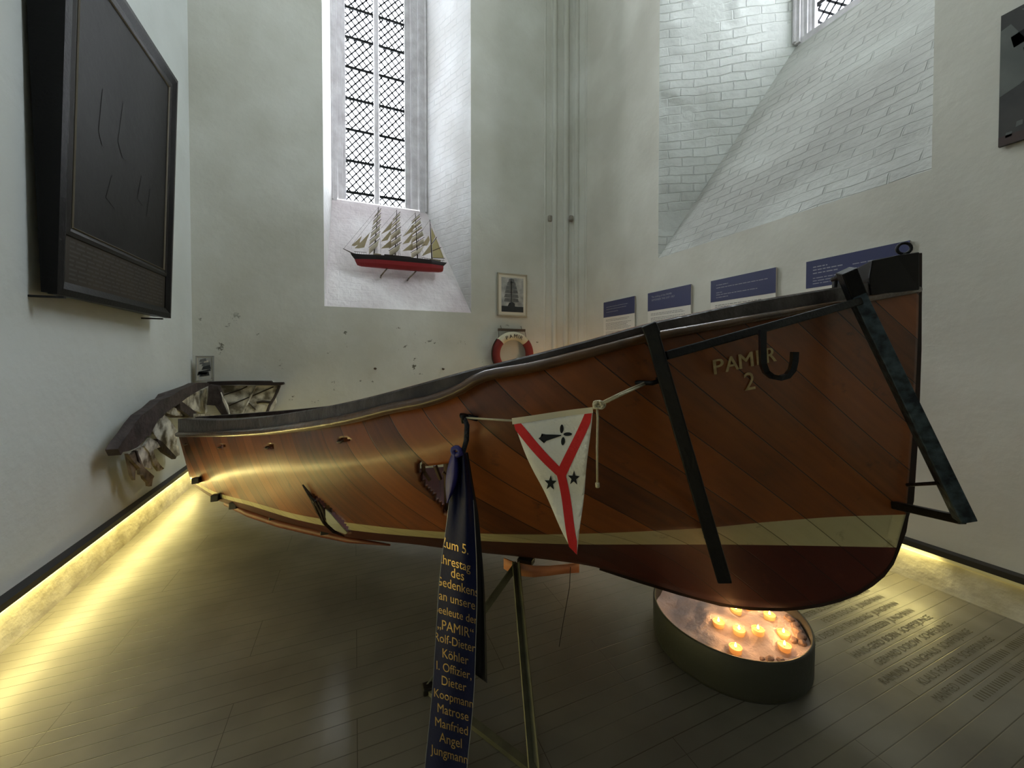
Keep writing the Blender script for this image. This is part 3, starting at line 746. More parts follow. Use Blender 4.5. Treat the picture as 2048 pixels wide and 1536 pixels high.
# ---------------- blue memorial ribbon
yl = pchip([900,928,960,993,1058,1123,1188,1271,1366,1445,1524,1640],[917,910,905,900,892,883,877,872,866,859,851,842])
yr = pchip([900,928,960,993,1058,1123,1188,1271,1366,1445,1524,1640],[930,936,941,946,950,953,954,952,949,943,935,926])
def rib_pt(a, y, out=0.0):
    """a in -1..1 across, y down the ribbon"""
    k = (y-900)/740; x = yl(y)+(yr(y)-yl(y))*(a+1)/2
    fold = (.016*(1-min(1, k*3.2))*math.cos(a*5.5+1)) - .014*(1-a*a)*min(1, k*3) - .006*math.sin(a*3+k*4)
    return on_n(x, y, 1.075+fold-out)
rbn = thing('memorial_ribbon', 'long dark blue ribbon with gold lettering hanging from the hook on the hull', 'ribbon', (rib_pt(0,1640).x, rib_pt(0,1640).y, rib_pt(0,1640).z))
M_blue = mat('navy_satin', (16,24,62), .55, spec=.2, bump=.08, bscale=90); M_blk = mat('back_tail_satin', (10,12,24), .45); M_vio = mat('violet_blue_satin', (38,36,112), .45)
M_gold = mat('gold_foil', (196,168,112), .38, metal=.75); M_edge = mat('silver_ribbon_edge', (150,156,170), .35, metal=.5)
MB().grid([[rib_pt(-1+2*i/24, 900+740*j/60) for i in range(25)] for j in range(61)]).build('front_tail', M_blue, rbn, smooth=True, solid=.0012)
ftl = [o for o in rbn.children if o.name.startswith('front_tail')][0]
for s_ in (-1, 1):
    cord([rib_pt(s_, 1000+640*j/40, .001) for j in range(41)], .0013).build('ribbon_edge', M_edge, rbn, smooth=True)
br = pchip([905,990,1030,1085,1200,1300,1366],[936,950,957,962,970,973,974])
bl = pchip([905,990,1030,1085,1200,1300,1366],[918,925,928,932,936,940,944])
rows = []
for j in range(41):
    y = 905+461*j/40; rows.append([on_n(bl(y)+(br(y)-bl(y))*i/8, y-(0 if j < 38 else 0)-(22*(j-36)/4*(8-i)/8 if j > 36 else 0), 1.105+.008*math.sin(i*.8+j*.1)) for i in range(9)])
MB().grid(rows).build('back_tail', M_blk, rbn, smooth=True, solid=.0012)
rows = []
for j in range(21):
    k = j/20; y = 905+(1006-905)*k; wd = 4+20*math.sin(math.pi*min(1, k*1.05+.02))**.8; cx_ = 908-14*k+3*math.sin(k*3)
    rows.append([on_n(cx_-wd/2+wd*i/6, y, 1.05+.01*math.cos(i*.9)) for i in range(7)])
MB().grid(rows).build('bow_loop', M_vio, rbn, smooth=True, solid=.0012)
kn_ = MB(); c = on_n(913,903,1.05)
kn_.tube([c+(DB*math.cos(a)*.014+ZZ*math.sin(a)*.012) for a in [i*math.pi/5 for i in range(10)]], .009, 8, closed=True); kn_.tube([c-ZZ*.012, c+DB*.02+NB*.0-ZZ*.0], .010, 8)
kn_.build('knot', M_vio, rbn, smooth=True)
cord([hk-NB*.04, on_n(934,850,1.075), on_n(933,880,1.07), on_n(926,905,1.06), c], .009).build('hanging_loop', mat('dark_cord', (18,22,34), .7, bump=.5, bscale=120), rbn, smooth=True)
lines = [('Zum 5.',1091,908,18,1.),('Jahrestag',1124,906,17,1.),('des',1148,915,18,1.),('Gedenkens',1172,914,17,1.),('an unsere',1200,914,16.5,1.),('Seeleute der',1228,912,15,1.),('„PAMIR“',1257,911,18,1.),('Rolf-Dieter',1284,910,16,1.),('Köhler',1313,911,17,1.),('I. Offizier,',1340,908,16,1.),('Dieter',1367,908,17,1.),('Koopmann',1396,907,16,1.),('Matrose',1424,906,17,1.),('Manfried',1452,903,17,1.),('Angel',1480,901,18,1.),('Jungmann',1508,898,17,1.)]
for s_, yc, xc, sz, _ in lines:
    gt = MB()
    vs, fs = text2d(s_); wmax = max(v[0] for v in vs); P_ = []
    for (x, y) in vs:
        py = yc-(y-.35)*sz*1.55; a = (x-wmax/2)*sz*1.12; px = xc+a; py += a*.30
        aa = 2*(px-yl(py))/(yr(py)-yl(py))-1; P_.append(rib_pt(max(-1.0, min(1.0, aa)), py, .0018))
    gt.add(P_, fs); gt.build('gold_lettering', M_gold, ftl, norm=False)

# ---------------- votive bowl with candles, on the floor under the bow
BC = Vector((1.79, 1.385, 0)); BR = .36
bowl = thing('votive_bowl', 'round dark metal bowl of white sand with burning tealights on the floor under the bow', 'bowl', BC)
MB().lathe([(.0,.006),(BR-.02,.006),(BR-.01,.0),(BR,.02),(BR+.002,.185),(BR-.002,.192),(BR-.010,.19),(BR-.012,.06)], BC, 72).build('bowl_rim', mat('grey_green_metal_bowl', (66,68,62), .5, metal=.2, bump=.1), bowl, smooth=True)
from mathutils import noise as mn
def sand_z(x, y):
    q = Vector((x*3.2, y*3.2, .3)); return .105+.045*mn.noise(q*1.5)+.02*mn.noise(q*4)+.006*mn.noise(q*11)+.045*max(0, ((x-BC.x)**2+(y-BC.y)**2)/BR**2-.55)
sb = MB(); vs = []; fs = []; n_ = 72; m_ = 26
for i in range(m_+1):
    r_ = (BR-.012)*i/m_
    for k in range(n_):
        a = 2*math.pi*k/n_; x = BC.x+r_*math.cos(a); y = BC.y+r_*math.sin(a); vs.append((x, y, sand_z(x, y)))
for i in range(m_):
    for k in range(n_): fs.append((i*n_+k, (i+1)*n_+k, (i+1)*n_+(k+1) % n_, i*n_+(k+1) % n_))
sb.add(vs, fs).build('white_sand', mat('white_sand', (226,214,208), .85, noise=.5, nscale=7, c2=(196,178,168), bump=.5, bscale=40), bowl, smooth=True)
random.seed(11)
M_st = mat('pale_stone', (186,160,140), .8, noise=.4, nscale=20, c2=(140,114,100))
def stone(c, r):
    bm = bmesh.new(); bmesh.ops.create_icosphere(bm, subdivisions=2, radius=1)
    sd = random.random()*50; s3 = Vector((random.uniform(.8,1.3), random.uniform(.7,1.1), random.uniform(.5,.8)))
    V_ = []
    for v in bm.verts:
        k = 1+.35*mn.noise(v.co*1.3+Vector((sd,0,0))); V_.append(Vector(c)+Vector((v.co.x*s3.x, v.co.y*s3.y, v.co.z*s3.z))*r*k)
    F_ = [tuple(v.index for v in f.verts) for f in bm.faces]; bm.free()
    o = MB().add([p-Vector(c) for p in V_], F_).build('pebble', M_st); o.location = c; return o
pebs = [(1596,1270,.026),(1609,1283,.028),(1588,1284,.022),(1622,1277,.024),(1600,1262,.020),(1614,1292,.022),(1562,1313,.024),(1586,1250,.018),(1575,1243,.018),(1540,1312,.016),(1525,1308,.014),(1630,1288,.02)]
for i, (x, y, r_) in enumerate(pebs):
    p = on_z(x, y, .12)
    if (p-BC).to_2d().length > BR-.045:
        d = (p-BC).to_2d().normalized()*(BR-.045); p = Vector((BC.x+d.x, BC.y+d.y, 0))
    p.z = sand_z(p.x, p.y)+r_*.25; o = stone(p, r_); tag(o, 'pale pebble lying on the white sand along the rim of the votive bowl', 'stone', 'pebbles in the votive bowl')
M_cup = mat('glowing_tealight_cup', (255,214,150), .2, alpha=.8, emis=(255,170,80), es=.3); M_wax = mat('glowing_wax', (255,206,130), .5, emis=(255,176,80), es=.8); M_fl = mat('candle_flame', (255,240,200), .5, emis=(255,214,140), es=9)  # candle glow in cup and wax is put in as emission
cands = [(1472,1222,'burning tealight nearest the keel, left of the middle'),(1437,1241,'burning tealight farthest left in the sand bowl'),(1539,1233,'burning tealight behind the middle of the bowl, right of the keel line'),(1478,1264,'burning tealight just left of the middle of the sand bowl'),
         (1516,1261,'burning tealight in the middle of the sand bowl'),(1567,1268,'burning tealight beside the pebbles on the right'),(1471,1299,'burning tealight at the front left edge of the bowl'),(1569,1297,'burning tealight at the front right below the pebbles'),(1501,1212,'burning tealight half hidden by the keel at the back of the bowl')]
proto = None
def candle(loc):
    t = thing('tealight', '', 'candle', loc, 'burning tealights in the votive bowl')
    MB().lathe([(.001,0),(.024,0),(.026,.003),(.029,.026),(.027,.026),(.026,.02)], loc, 20).build('cup', M_cup, t, smooth=True)
    MB().lathe([(.001,.017),(.023,.0165),(.0255,.018)], loc, 16).build('wax', M_wax, t, smooth=True)
    MB().tube([loc+Vector((0,0,.017)), loc+Vector((.001,0,.026))], .0012, 5).build('wick', M_black, t)
    MB().lathe([(.0005,.022),(.0045,.026),(.0055,.031),(.0035,.038),(.0005,.046)], loc, 10).build('flame', M_fl, t, smooth=True)
    return t
for i, (x, y, lab) in enumerate(cands):
    p = on_z(x, y, .125); p.z = sand_z(p.x, p.y); p = on_z(x, y, p.z+.012); p.z = sand_z(p.x, p.y)-.003
    if proto is None: proto = candle(p); t = proto
    else:
        t = proto.copy(); COL.objects.link(t); t.location = p
        for ch in proto.children:
            c = ch.copy(); COL.objects.link(c); c.parent = t
    t['label'] = lab
    l = bpy.data.lights.new('tealight_glow', 'POINT'); l.energy = .26; l.color = (1, .52, .20); l.shadow_soft_size = .008
    o = bpy.data.objects.new('tealight_glow', l); COL.objects.link(o); o.location = p+Vector((0,0,.060))

# ---------------- candle stand behind the boat, glowing on the corner wall
cs = thing('candle_stand', 'candle stand behind the lifeboat lighting the corner orange', 'candle stand', (3.0, 4.95, 0))
o3 = Vector((3.0, 4.95, 0))
MB().lathe([(.001,.0),(.16,.0),(.16,.02),(.02,.03),(.015,.8),(.12,.84),(.13,.87),(.12,.87),(.11,.85),(.001,.85)], o3, 24).build('stand', M_iron, cs, smooth=True)
MB().lathe([(.001,.85),(.035,.85),(.035,1.0),(.001,1.0)], o3, 20).build('pillar_candle', M_wax, cs, smooth=True)
MB().lathe([(.0005,1.0),(.008,1.015),(.0005,1.05)], o3, 10).build('flame', M_fl, cs, smooth=True)
l = bpy.data.lights.new('candle_glow', 'POINT'); l.energy = 7; l.color = (1, .55, .25); l.shadow_soft_size = .03
o = bpy.data.objects.new('candle_glow', l); COL.objects.link(o); o.location = (3.0, 4.95, 1.12)

# ================================================================== things on the walls
# ---- large dark painting leaning out from the left wall
pt = thing('painting', 'huge dark framed ship painting with a text panel, leaning out from the left wall', 'painting', (-1.6, 3.75, 1.9))
Y0, Y1, ZB, ZT = 3.03, 4.50, 1.865, 4.07
def pf(y, z, o=0.0):    # painting front plane, top farther from the wall
    return Vector((-1.600+.036*(z-ZB)+o, y, z))
def pb(y, z): return Vector((xl(y)+.055-.02*(z-ZB), y, z))
M_fr = mat('black_painting_frame', (12,12,12), .4, spec=.15, bump=.1, bscale=50); M_fr2 = mat('dark_inner_moulding', (30,28,26), .4, spec=.15); M_gl = mat('dull_gilt_fillet', (92,84,66), .5)
def frame_ring(y0, y1, z0, z1, wd, o0, o1, name, m):
    """mitred moulding: outer rectangle at offset o0, inner rectangle (inset wd) at offset o1, with depth"""
    out = [(y0,z0),(y1,z0),(y1,z1),(y0,z1)]; inn = [(y0+wd,z0+wd),(y1-wd,z0+wd),(y1-wd,z1-wd),(y0+wd,z1-wd)]; mid_ = [(y0+wd*.45,z0+wd*.45),(y1-wd*.45,z0+wd*.45),(y1-wd*.45,z1-wd*.45),(y0+wd*.45,z1-wd*.45)]
    rows = [[pf(y, z, -.02) for y, z in out], [pf(y, z, o0) for y, z in out], [pf(y, z, o0+.006) for y, z in mid_], [pf(y, z, o1) for y, z in inn], [pf(y, z, -.02) for y, z in inn]]
    b = MB(); b.grid([r+[r[0]] for r in rows]); return b.build(name, m, pt)
frame_ring(Y0, Y1, ZB, ZT, .085, .02, .006, 'frame', M_fr)
frame_ring(Y0+.085, Y1-.075, 2.235, ZT-.085, .055, .006, .001, 'inner_moulding', M_fr2)
frame_ring(Y0+.135, Y1-.125, 2.285, ZT-.135, .010, .006, .004, 'gilt_fillet', M_gl)
b = MB(); bk_ = [(Y0+.01,ZB+.01),(Y1-.01,ZB+.01),(Y1-.01,ZT-.01),(Y0+.01,ZT-.01)]
b.add([pf(y, z, -.015) for y, z in bk_]+[pb(y, z) for y, z in bk_], [(0,3,2,1),(0,1,5,4),(1,2,6,5),(2,3,7,6),(3,0,4,7),(4,5,6,7)]); b.build('case', M_fr, pt)
M_can = mat('dark_canvas', (17,16,14), .6, spec=.15, noise=.35, nscale=1.6, c2=(27,26,24), bump=.12, bscale=12)
b = MB().add([pf(Y0+.14, 2.29), pf(Y1-.13, 2.29), pf(Y1-.13, ZT-.14), pf(Y0+.14, ZT-.14)], [(0,1,2,3)]); b_can = b.build('canvas', M_can, pt)
M_sail = mat('faint_painted_sails', (30,29,27), .6, noise=.4, nscale=6, c2=(22,21,19), spec=.15)
canvas = b_can
def sail(poly, nm='painted_sail'):
    MB().prism([pf(y, z, .0015) for y, z in poly], (.0005,0,0)).build(nm, M_sail, canvas)
sail([(3.62,3.05),(3.67,3.35),(3.69,3.36),(3.72,3.03),(3.76,2.97),(3.68,2.96)]); sail([(3.40,3.0),(3.43,3.3),(3.5,3.2),(3.5,2.95),(3.44,2.93)])
sail([(3.9,2.75),(3.95,2.95),(3.98,2.72)]); sail([(4.05,2.66),(4.09,2.9),(4.13,2.9),(4.12,2.66)]); sail([(3.5,2.6),(3.56,2.78),(3.6,2.56)])
M_lb = mat('brown_text_panel', (58,52,42), .6, spec=.15, noise=.4, nscale=4, c2=(46,42,36)); M_lt = mat('rubbed_text_line', (38,34,28), .6)
MB().add([pf(Y0+.085, 1.95), pf(Y1-.075, 1.95), pf(Y1-.075, 2.235), pf(Y0+.085, 2.235)], [(0,1,2,3)]).build('text_panel', M_lb, pt); tpn = bpy.data.objects['text_panel']
random.seed(3)
for i in range(9):
    z = 2.205-i*.028; y = Y0+.13; b = MB()
    while y < Y1-.14:
        w_ = random.uniform(.03,.11); w_ = min(w_, Y1-.13-y); b.add([pf(y, z-.006, .001), pf(y+w_, z-.006, .001), pf(y+w_, z+.006, .001), pf(y, z+.006, .001)], [(0,1,2,3)]); y += w_+.018
    b.build('text_line', M_lt, tpn)
b = MB()
for y in (Y0+.02, Y1-.1): MB().box((xl(y)+.07, y, ZB-.015), (.16,.018,.012)).build('support_pin', M_iron, pt)

# ---- wreckage of a second boat in the corner
wr = thing('boat_wreckage', 'broken bow piece of a lifeboat with splintered white planks in the left corner', 'wreck', (-1.65, 5.2, .5))
zz = lambda pts: [(220+x/4.955, 690+y/4.955) for x, y in pts]
M_wd = mat('grey_brown_broken_beam', (80,70,68), .75, noise=.45, nscale=10, c2=(34,28,26), bump=.5, bscale=25)
M_wp = mat('flaking_white_paint', (118,112,96), .8, noise=.22, nscale=9, c2=(232,230,216), bump=.5, bscale=20)
M_wb = mat('bare_splintered_plank', (138,124,104), .8, noise=.4, nscale=12, c2=(60,52,44), bump=.5, bscale=25)
def wx(pts, X, d, nm, m): return MB().prism([on_x(x, y, X) for x, y in zz(pts)], (d,0,0)).build(nm, m, wr)
def wy(pts, Y, d, nm, m): return MB().prism([on_y(x, y, Y) for x, y in zz(pts)], (0,d,0)).build(nm, m, wr)
wx([(80,1030),(120,960),(190,870),(255,770),(320,690),(420,620),(500,545),(600,510),(700,445),(800,405),(860,375),(970,370),(985,400),(900,440),(840,475),(760,525),(690,580),(600,640),(560,665),(520,715),(480,740),(430,830),(400,905),(370,900),(330,960),(270,1015),(190,1050),(130,1060),(110,1090)], -1.56, -.07, 'gunwale_beam', M_wd)
wx([(510,535),(545,485),(620,460),(700,432),(860,372),(850,395),(720,455),(640,505),(545,515),(520,545)], -1.63, -.05, 'gunwale_beam', M_wd)
wy([(960,365),(1240,358),(1590,358),(1605,373),(1715,371),(1722,392),(1680,402),(1280,395),(1060,402),(980,400)], 5.52, .09, 'gunwale_beam', mat('dark_brown_beam', (44,30,24), .6, noise=.4, nscale=12, c2=(28,20,18), bump=.4))
wx([(175,1075),(215,1090),(262,1040),(300,1120),(330,1200),(290,1240),(252,1230),(250,1340),(225,1300),(205,1220),(190,1150)], -1.60, -.02, 'plank', M_wb)
wx([(262,1040),(340,1000),(380,1030),(420,1230),(300,1200),(285,1110)], -1.62, -.02, 'plank', M_wp)
wx([(185,1090),(220,1110),(440,1300),(425,1330),(415,1400),(385,1395),(380,1360),(340,1320),(330,1290),(300,1280),(300,1220),(230,1150)], -1.58, -.02, 'plank', M_wb)
wx([(340,1000),(400,920),(470,960),(500,1010),(430,1040),(450,1110),(500,1190),(540,1225),(490,1250),(430,1170),(390,1060)], -1.61, -.02, 'plank', M_wp)
wx([(420,850),(450,790),(540,690),(640,800),(670,880),(660,990),(685,1010),(690,1090),(655,1110),(590,1070),(520,1010),(480,950)], -1.64, -.02, 'plank', M_wp)
wx([(545,690),(600,630),(690,575),(760,640),(860,660),(870,720),(620,720)], -1.65, -.02, 'plank', M_wb)
wx([(560,670),(620,610),(680,640),(720,700),(640,700)], -1.63, -.015, 'plank', M_wp)
wx([(710,555),(840,480),(960,425),(1000,600),(950,680),(840,650),(770,620)], -1.66, -.02, 'plank', M_wp)
wx([(850,680),(1090,698),(1095,722),(850,724)], -1.50, -.02, 'plank', M_wp)
wx([(690,560),(720,565),(860,670),(830,715),(800,710),(700,640)], -1.60, -.03, 'plank', M_wd)
wx([(470,930),(520,960),(660,1110),(650,1130),(540,1060),(490,1000)], -1.61, -.03, 'plank', M_wd)
wx([(260,1050),(275,1045),(310,1190),(300,1205),(280,1120)], -1.59, -.03, 'plank', M_wd)
wy([(975,395),(1065,405),(1100,500),(1110,555),(1185,722),(1125,722),(1040,600),(960,595),(970,500)], 5.40, .10, 'stem_post', M_wd)
wy([(1080,440),(1130,540),(1160,600),(1190,722),(1160,722),(1110,580),(1085,520)], 5.42, .04, 'stem_batten', M_wp)
wy([(1070,402),(1690,400),(1665,470),(1640,520),(1650,580),(1580,690),(1540,722),(1185,722),(1110,560),(1090,480)], 5.60, .04, 'side_planking', M_wp)
M_ck = mat('dark_crack', (60,52,42), .9)
for pl in ([(1120,500),(1300,440),(1360,410)],[(1180,600),(1420,500),(1620,415)],[(1455,570),(1510,560),(1600,568)],[(1440,640),(1360,560),(1340,640),(1290,720)]):
    MB().tube([on_y(x, y, 5.595) for x, y in zz(pl)], .007 if pl[0][0] != 1455 else .016, 5).build('crack_batten', M_ck, wr)
MB().tube([on_y(x, y, 5.585) for x, y in zz([(1450,408),(1390,520),(1340,620),(1290,722)])], .012, 6).build('rib', M_wp, wr)
MB().tube([on_y(x, y, 5.585) for x, y in zz([(1680,405),(1630,520),(1580,600),(1545,700)])], .016, 6).build('rib', M_wd, wr)

# ---- framed pictures
M_pfr = mat('pale_wood_frame', (176,168,146), .6); M_mount = mat('cream_mount', (222,216,198), .8); M_ph = mat('grey_photograph', (200,200,192), .5, noise=.5, nscale=9, c2=(120,122,120)); M_phd = mat('dark_photo_tone', (34,38,40), .5); M_phm = mat('mid_photo_tone', (116,118,114), .5, noise=.5, nscale=25, c2=(88,90,90))
def picture(name, label, cx_, cz, w_, h_, mt, fw, fr_m, Y, tilt=0):
    r = thing(name, label, 'framed picture', (cx_, Y, cz-h_/2))
    b = MB()
    for (x, z, a, c) in ((0,h_/2-fw/2,w_,fw),(0,-h_/2+fw/2,w_,fw),(-w_/2+fw/2,0,fw,h_),(w_/2-fw/2,0,fw,h_)): b.box((cx_+x, Y, cz+z), (a, .022, c))
    b.build('frame', fr_m, r, bevel=.002)
    MB().box((cx_, Y+.004, cz), (w_-fw, .006, h_-fw)).build('mount', M_mount, r)
    MB().box((cx_, Y, cz), (w_-2*fw-2*mt, .004, h_-2*fw-2*mt)).build('photograph', M_ph, r)
    return r
c1 = on_y(1025,590,YB-.02); wA = on_y(1055,590,YB-.02).x-on_y(996,590,YB-.02).x; hA = on_y(1025,547,YB-.02).z-on_y(1025,632,YB-.02).z
p1 = picture('ship_photograph', 'white mounted photograph of a sailing ship above the red and white lifebuoy', c1.x, c1.z, wA, hA, .045, .022, M_pfr, YB-.02)
iw, ih = wA/2-.067, hA/2-.067; yy = YB-.0235
def pic(poly, m, nm): MB().prism([(c1.x+x*iw, yy, c1.z+z*ih) for x, z in poly], (0,-.0006,0)).build(nm, m, p1)
pic([(-1,-1),(1,-1),(1,-.68),(-1,-.66)], M_phd, 'printed_sea')
pic([(-.45,-.66),(.22,-.68),(.2,-.5),(0,-.42),(-.3,-.46)], M_phd, 'printed_hull')
for z, w_ in ((-.35,.68),(-.1,.66),(.15,.6),(.38,.5),(.6,.4),(.78,.28)): pic([(-.1-w_,z-.05),(-.08,z-.08),(-.1+w_,z-.05),(-.1+w_*.86,z+.14),(-.1,z+.16),(-.1-w_*.86,z+.14)], M_phm, 'printed_sail')
pic([(-.13,-.5),(-.08,-.5),(-.08,.9),(-.13,.9)], M_phd, 'printed_mast')
c2_ = on_y(410,737,5.60); p2 = picture('small_photograph', 'small black and white photograph in thin silver frame standing on the wreckage in the corner', c2_.x, c2_.z, on_y(428,737,5.6).x-on_y(392,737,5.6).x, on_y(410,711,5.6).z-on_y(410,762,5.6).z, .008, .012, mat('silver_frame', (160,160,156), .4, metal=.5), 5.60)
random.seed(5)
for i in range(9):
    x = c2_.x+random.uniform(-.045,.045); z = c2_.z+random.uniform(-.10,.10); a = random.uniform(.02,.05)
    MB().prism([(x-a,5.5965,z-a*.5),(x+a,5.5965,z-a*.2),(x+a*.8,5.5965,z+a*.8),(x-a*.7,5.5965,z+a*.4)], (0,-.0005,0)).build('printed_shape', random.choice([M_phd, M_mount, M_phm]), p2)

# ---- lifebuoy
lc = on_y(1026,708,YB-.10); lr = (on_y(1067,708,YB-.1).x-on_y(985,708,YB-.1).x)/2
M_lw = mat('cream_canvas', (214,208,180), .8, bump=.2, bscale=80); M_lr = mat('dark_red_canvas', (122,36,32), .75, bump=.2, bscale=80)
lb_ = thing('lifebuoy', 'cream and dark red lifebuoy lettered PAMIR hanging on the back wall', 'lifebuoy', (lc.x, YB-.1, lc.z-lr))
rt = .065; R_ = lr-rt
def torus_arc(a0, a1, m, nm, rad=rt):
    n = 24; rows = []
    for i in range(n+1):
        a = math.radians(a0+(a1-a0)*i/n); c = Vector((math.sin(a), 0, math.cos(a)))
        rows.append([lc + c*(R_+rad*math.cos(t)) + Vector((0,-1,0))*rad*.85*math.sin(t) for t in [2*math.pi*k/16 for k in range(17)]])
    MB().grid(rows).build(nm, m, lb_, smooth=True)
for k in range(4):
    c = k*90
    torus_arc(c-40, c+40, M_lw, 'white_section') ; torus_arc(c+40, c+50, M_lr, 'red_band') if False else None
for o in [c for c in lb_.children]: bpy.data.objects.remove(o)
torus_arc(-48, 48, M_lw, 'white_section'); torus_arc(48, 132, M_lr, 'red_section', rt*1.01); torus_arc(132, 228, M_lw, 'white_section'); torus_arc(228, 312, M_lr, 'red_section', rt*1.01)
tot = 0; lets = []
for ch_ in 'PAMIR':
    vs, fs = text2d(ch_); w_ = max(v[0] for v in vs); lets.append((vs, fs, w_)); 
S_ = .088; gap = .022; totw = sum(l[2]*S_ for l in lets)+gap*4; x = -totw/2; Rl = R_-.005; nb = MB()
for vs, fs, w_ in lets:
    a = (x+w_*S_/2)/Rl; P_ = []
    for (u, v) in vs:
        lx = (u-w_/2)*S_; ly = (v-.36)*S_; tx = Vector((math.cos(a),0,-math.sin(a))); ty = Vector((math.sin(a),0,math.cos(a)))
        p = lc+ty*(Rl+ly)+tx*lx; dd = abs(((p-lc).length-R_)); P_.append(Vector((p.x, lc.y-rt*.85*math.sqrt(max(.05,1-(dd/rt)**2))-.011, p.z)))
    nb.add(P_, fs); x += w_*S_+gap
nb.build('lettering', mat('black_lettering', (20,22,28), .7), lb_, norm=False)
b = MB(); zt = lc.z+lr+.03; b.box((lc.x, YB-.05, zt), (lr*1.32,.03,.04))
b.build('hanging_bar', mat('brown_batten', (84,70,54), .7), lb_)
b = MB()
for s_ in (-1,1): b.tube([(lc.x+s_*lr*.64, YB-.05, zt), (lc.x+s_*lr*.66, YB-.08, zt-.1), (lc.x+s_*lr*.70, YB-.10, lc.z+lr*.6)], .004, 5); b.tube([(lc.x+s_*lr*.5, YB-.01, zt+.07), (lc.x+s_*lr*.5, YB-.05, zt)], .004, 5)
b.build('suspension_cord', M_ck, lb_)
b = MB(); gp = [lc+Vector((math.sin(a),0,math.cos(a)))*(lr+.012)+Vector((0,-.02,0)) for a in [math.radians(230+i*8) for i in range(11)]]
b.tube(gp, .008, 6); b.build('grab_line', M_ck, lb_)

# ---- text panels on the right wall
M_pblue = mat('dark_blue_panel_top', (58,62,96), .35); M_pwht = mat('white_panel', (214,210,200), .5); M_pgt = mat('panel_print_grey', (150,150,156), .5); M_pdt = mat('panel_print_dark', (120,118,116), .6)
def wall_panel(label, pl, pr_, zt_px, zb_blue_px, drop, rows_top, title=None, cols=1):
    a = on_x(*pl, XR-.02); c = on_x(*pr_, XR-.02); zt = (a.z+c.z)/2; zb = (on_x(*zb_blue_px[0], XR-.02).z+on_x(*zb_blue_px[1], XR-.02).z)/2
    y0, y1 = a.y, c.y; w_ = y0-y1; z0 = zb-drop
    r = thing('information_panel', label, 'information board', (XR-.01, (y0+y1)/2, z0), 'information panels on the right wall')
    MB().box((XR-.013, (y0+y1)/2, (zt+z0)/2), (.016, w_, zt-z0)).build('board', M_pwht, r); brd = r.children[0]
    MB().box((XR-.0215, (y0+y1)/2, (zt+zb)/2), (.002, w_+.001, zt-zb+.001)).build('blue_header', M_pblue, r); hdr = [c for c in r.children if c.name.startswith('blue')][0]
    if title:
        tb = MB(); 
        for k, tl in enumerate(title):
            vs, fs = text2d(tl); sz = min(.032, .86*w_/max(v[0] for v in vs)); zc = zt-(zt-zb)*.30-k*.040
            tb.add([Vector((XR-.0232, y0-w_*.10-x*sz, zc+y*sz)) for x, y in vs], fs)
        tb.build('title', M_pgt, hdr, norm=False)
    else:
        for k, (f0, f1, zf, hh_) in enumerate(rows_top):
            b = MB(); yy0 = y0-w_*f0
            while yy0 > y0-w_*f1:
                ww = random.uniform(.015,.05); ww = min(ww, yy0-(y0-w_*f1)); b.box((XR-.0228, yy0-ww/2, zt-(zt-zb)*zf), (.0006, ww, hh_)); yy0 -= ww+.007
            b.build('header_text_line', M_pgt, hdr)
    z = zb-.04; k = 0
    while z > z0+.03 and k < 14:
        b = MB(); yy0 = y0-w_*.08; end = y0-w_*random.uniform(.75,.9)
        while yy0 > end: ww = min(random.uniform(.015,.045), yy0-end+.001); b.box((XR-.0215, yy0-ww/2, z), (.0006, ww, .006)); yy0 -= ww+.007
        if k not in (2, 9): b.build('text_line', M_pdt, brd)
        z -= .018; k += 1
wall_panel('leftmost and smallest blue and white text panel on the right wall above the gunwale', (1207.5,605), (1269.5,592.5), 0, ((1207,635),(1268,627)), .32, [(.1,.8,.35,.007),(.1,.75,.5,.007),(.1,.5,.68,.007)])
wall_panel('second blue and white text panel from the left, titled with the sinking of the ship', (1296,586.5), (1382,569), 0, ((1296,622),(1381,610.5)), .32, None, ['The sinking of the PAMIR','SEPTEMBER THE 21ST 1957'])
wall_panel('wide blue and white text panel in the middle of the row, above the bow gunwale', (1422,561), (1552,536.5), 0, ((1421,604),(1549,587)), .32, [(.1,.3,.25,.006),(.1,.9,.38,.006),(.1,.2,.6,.006),(.1,.75,.7,.006),(.1,.3,.82,.006)])
wall_panel('widest and rightmost blue text panel, partly hidden behind the tip of the bow', (1613,522), (1820,483.5), 0, ((1609,577.5),(1818,547)), .30, [(.08,.24,.25,.008),(.08,.40,.36,.008),(.08,.36,.48,.008),(.08,.45,.66,.006),(.08,.42,.76,.006),(.08,.4,.86,.006),(.5,.7,.4,.006),(.5,.8,.55,.006)])

# ---- picture board at the right edge
pa = on_x(2011,55,XR-.02); pc = on_x(1990,298,XR-.02)
ph = thing('picture_board', 'unframed board with a dark ship picture high on the right wall', 'picture', (XR-.02, pa.y-.3, pc.z))
yA = (pa.y+pc.y)/2; zA = on_x(2014,28,XR-.02).z; w_ = .62
MB().box((XR-.02, yA-w_/2, (zA+pc.z)/2), (.02, w_, zA-pc.z)).build('board', mat('dark_print', (34,34,32), .5, noise=.4, nscale=8, c2=(52,50,46)), ph)
M_w2 = mat('grey_print', (92,96,90), .5, noise=.3, nscale=5, c2=(74,78,74)); M_br2 = mat('brown_print', (56,38,32), .5)
Hh = zA-pc.z
def pb2(poly, m, nm): MB().prism([(XR-.0305, yA-w_*x, pc.z+Hh*z) for x, z in poly], (-.0006,0,0)).build(nm, m, ph)
pb2([(0,.38),(.12,.42),(.30,.55),(.20,.62),(.14,.75),(.06,.9),(0,.88)], M_w2, 'printed_structure'); pb2([(.12,.97),(.3,.98),(1,.98),(1,.6),(.5,.55),(.3,.75),(.18,.9)], M_w2, 'printed_sail')
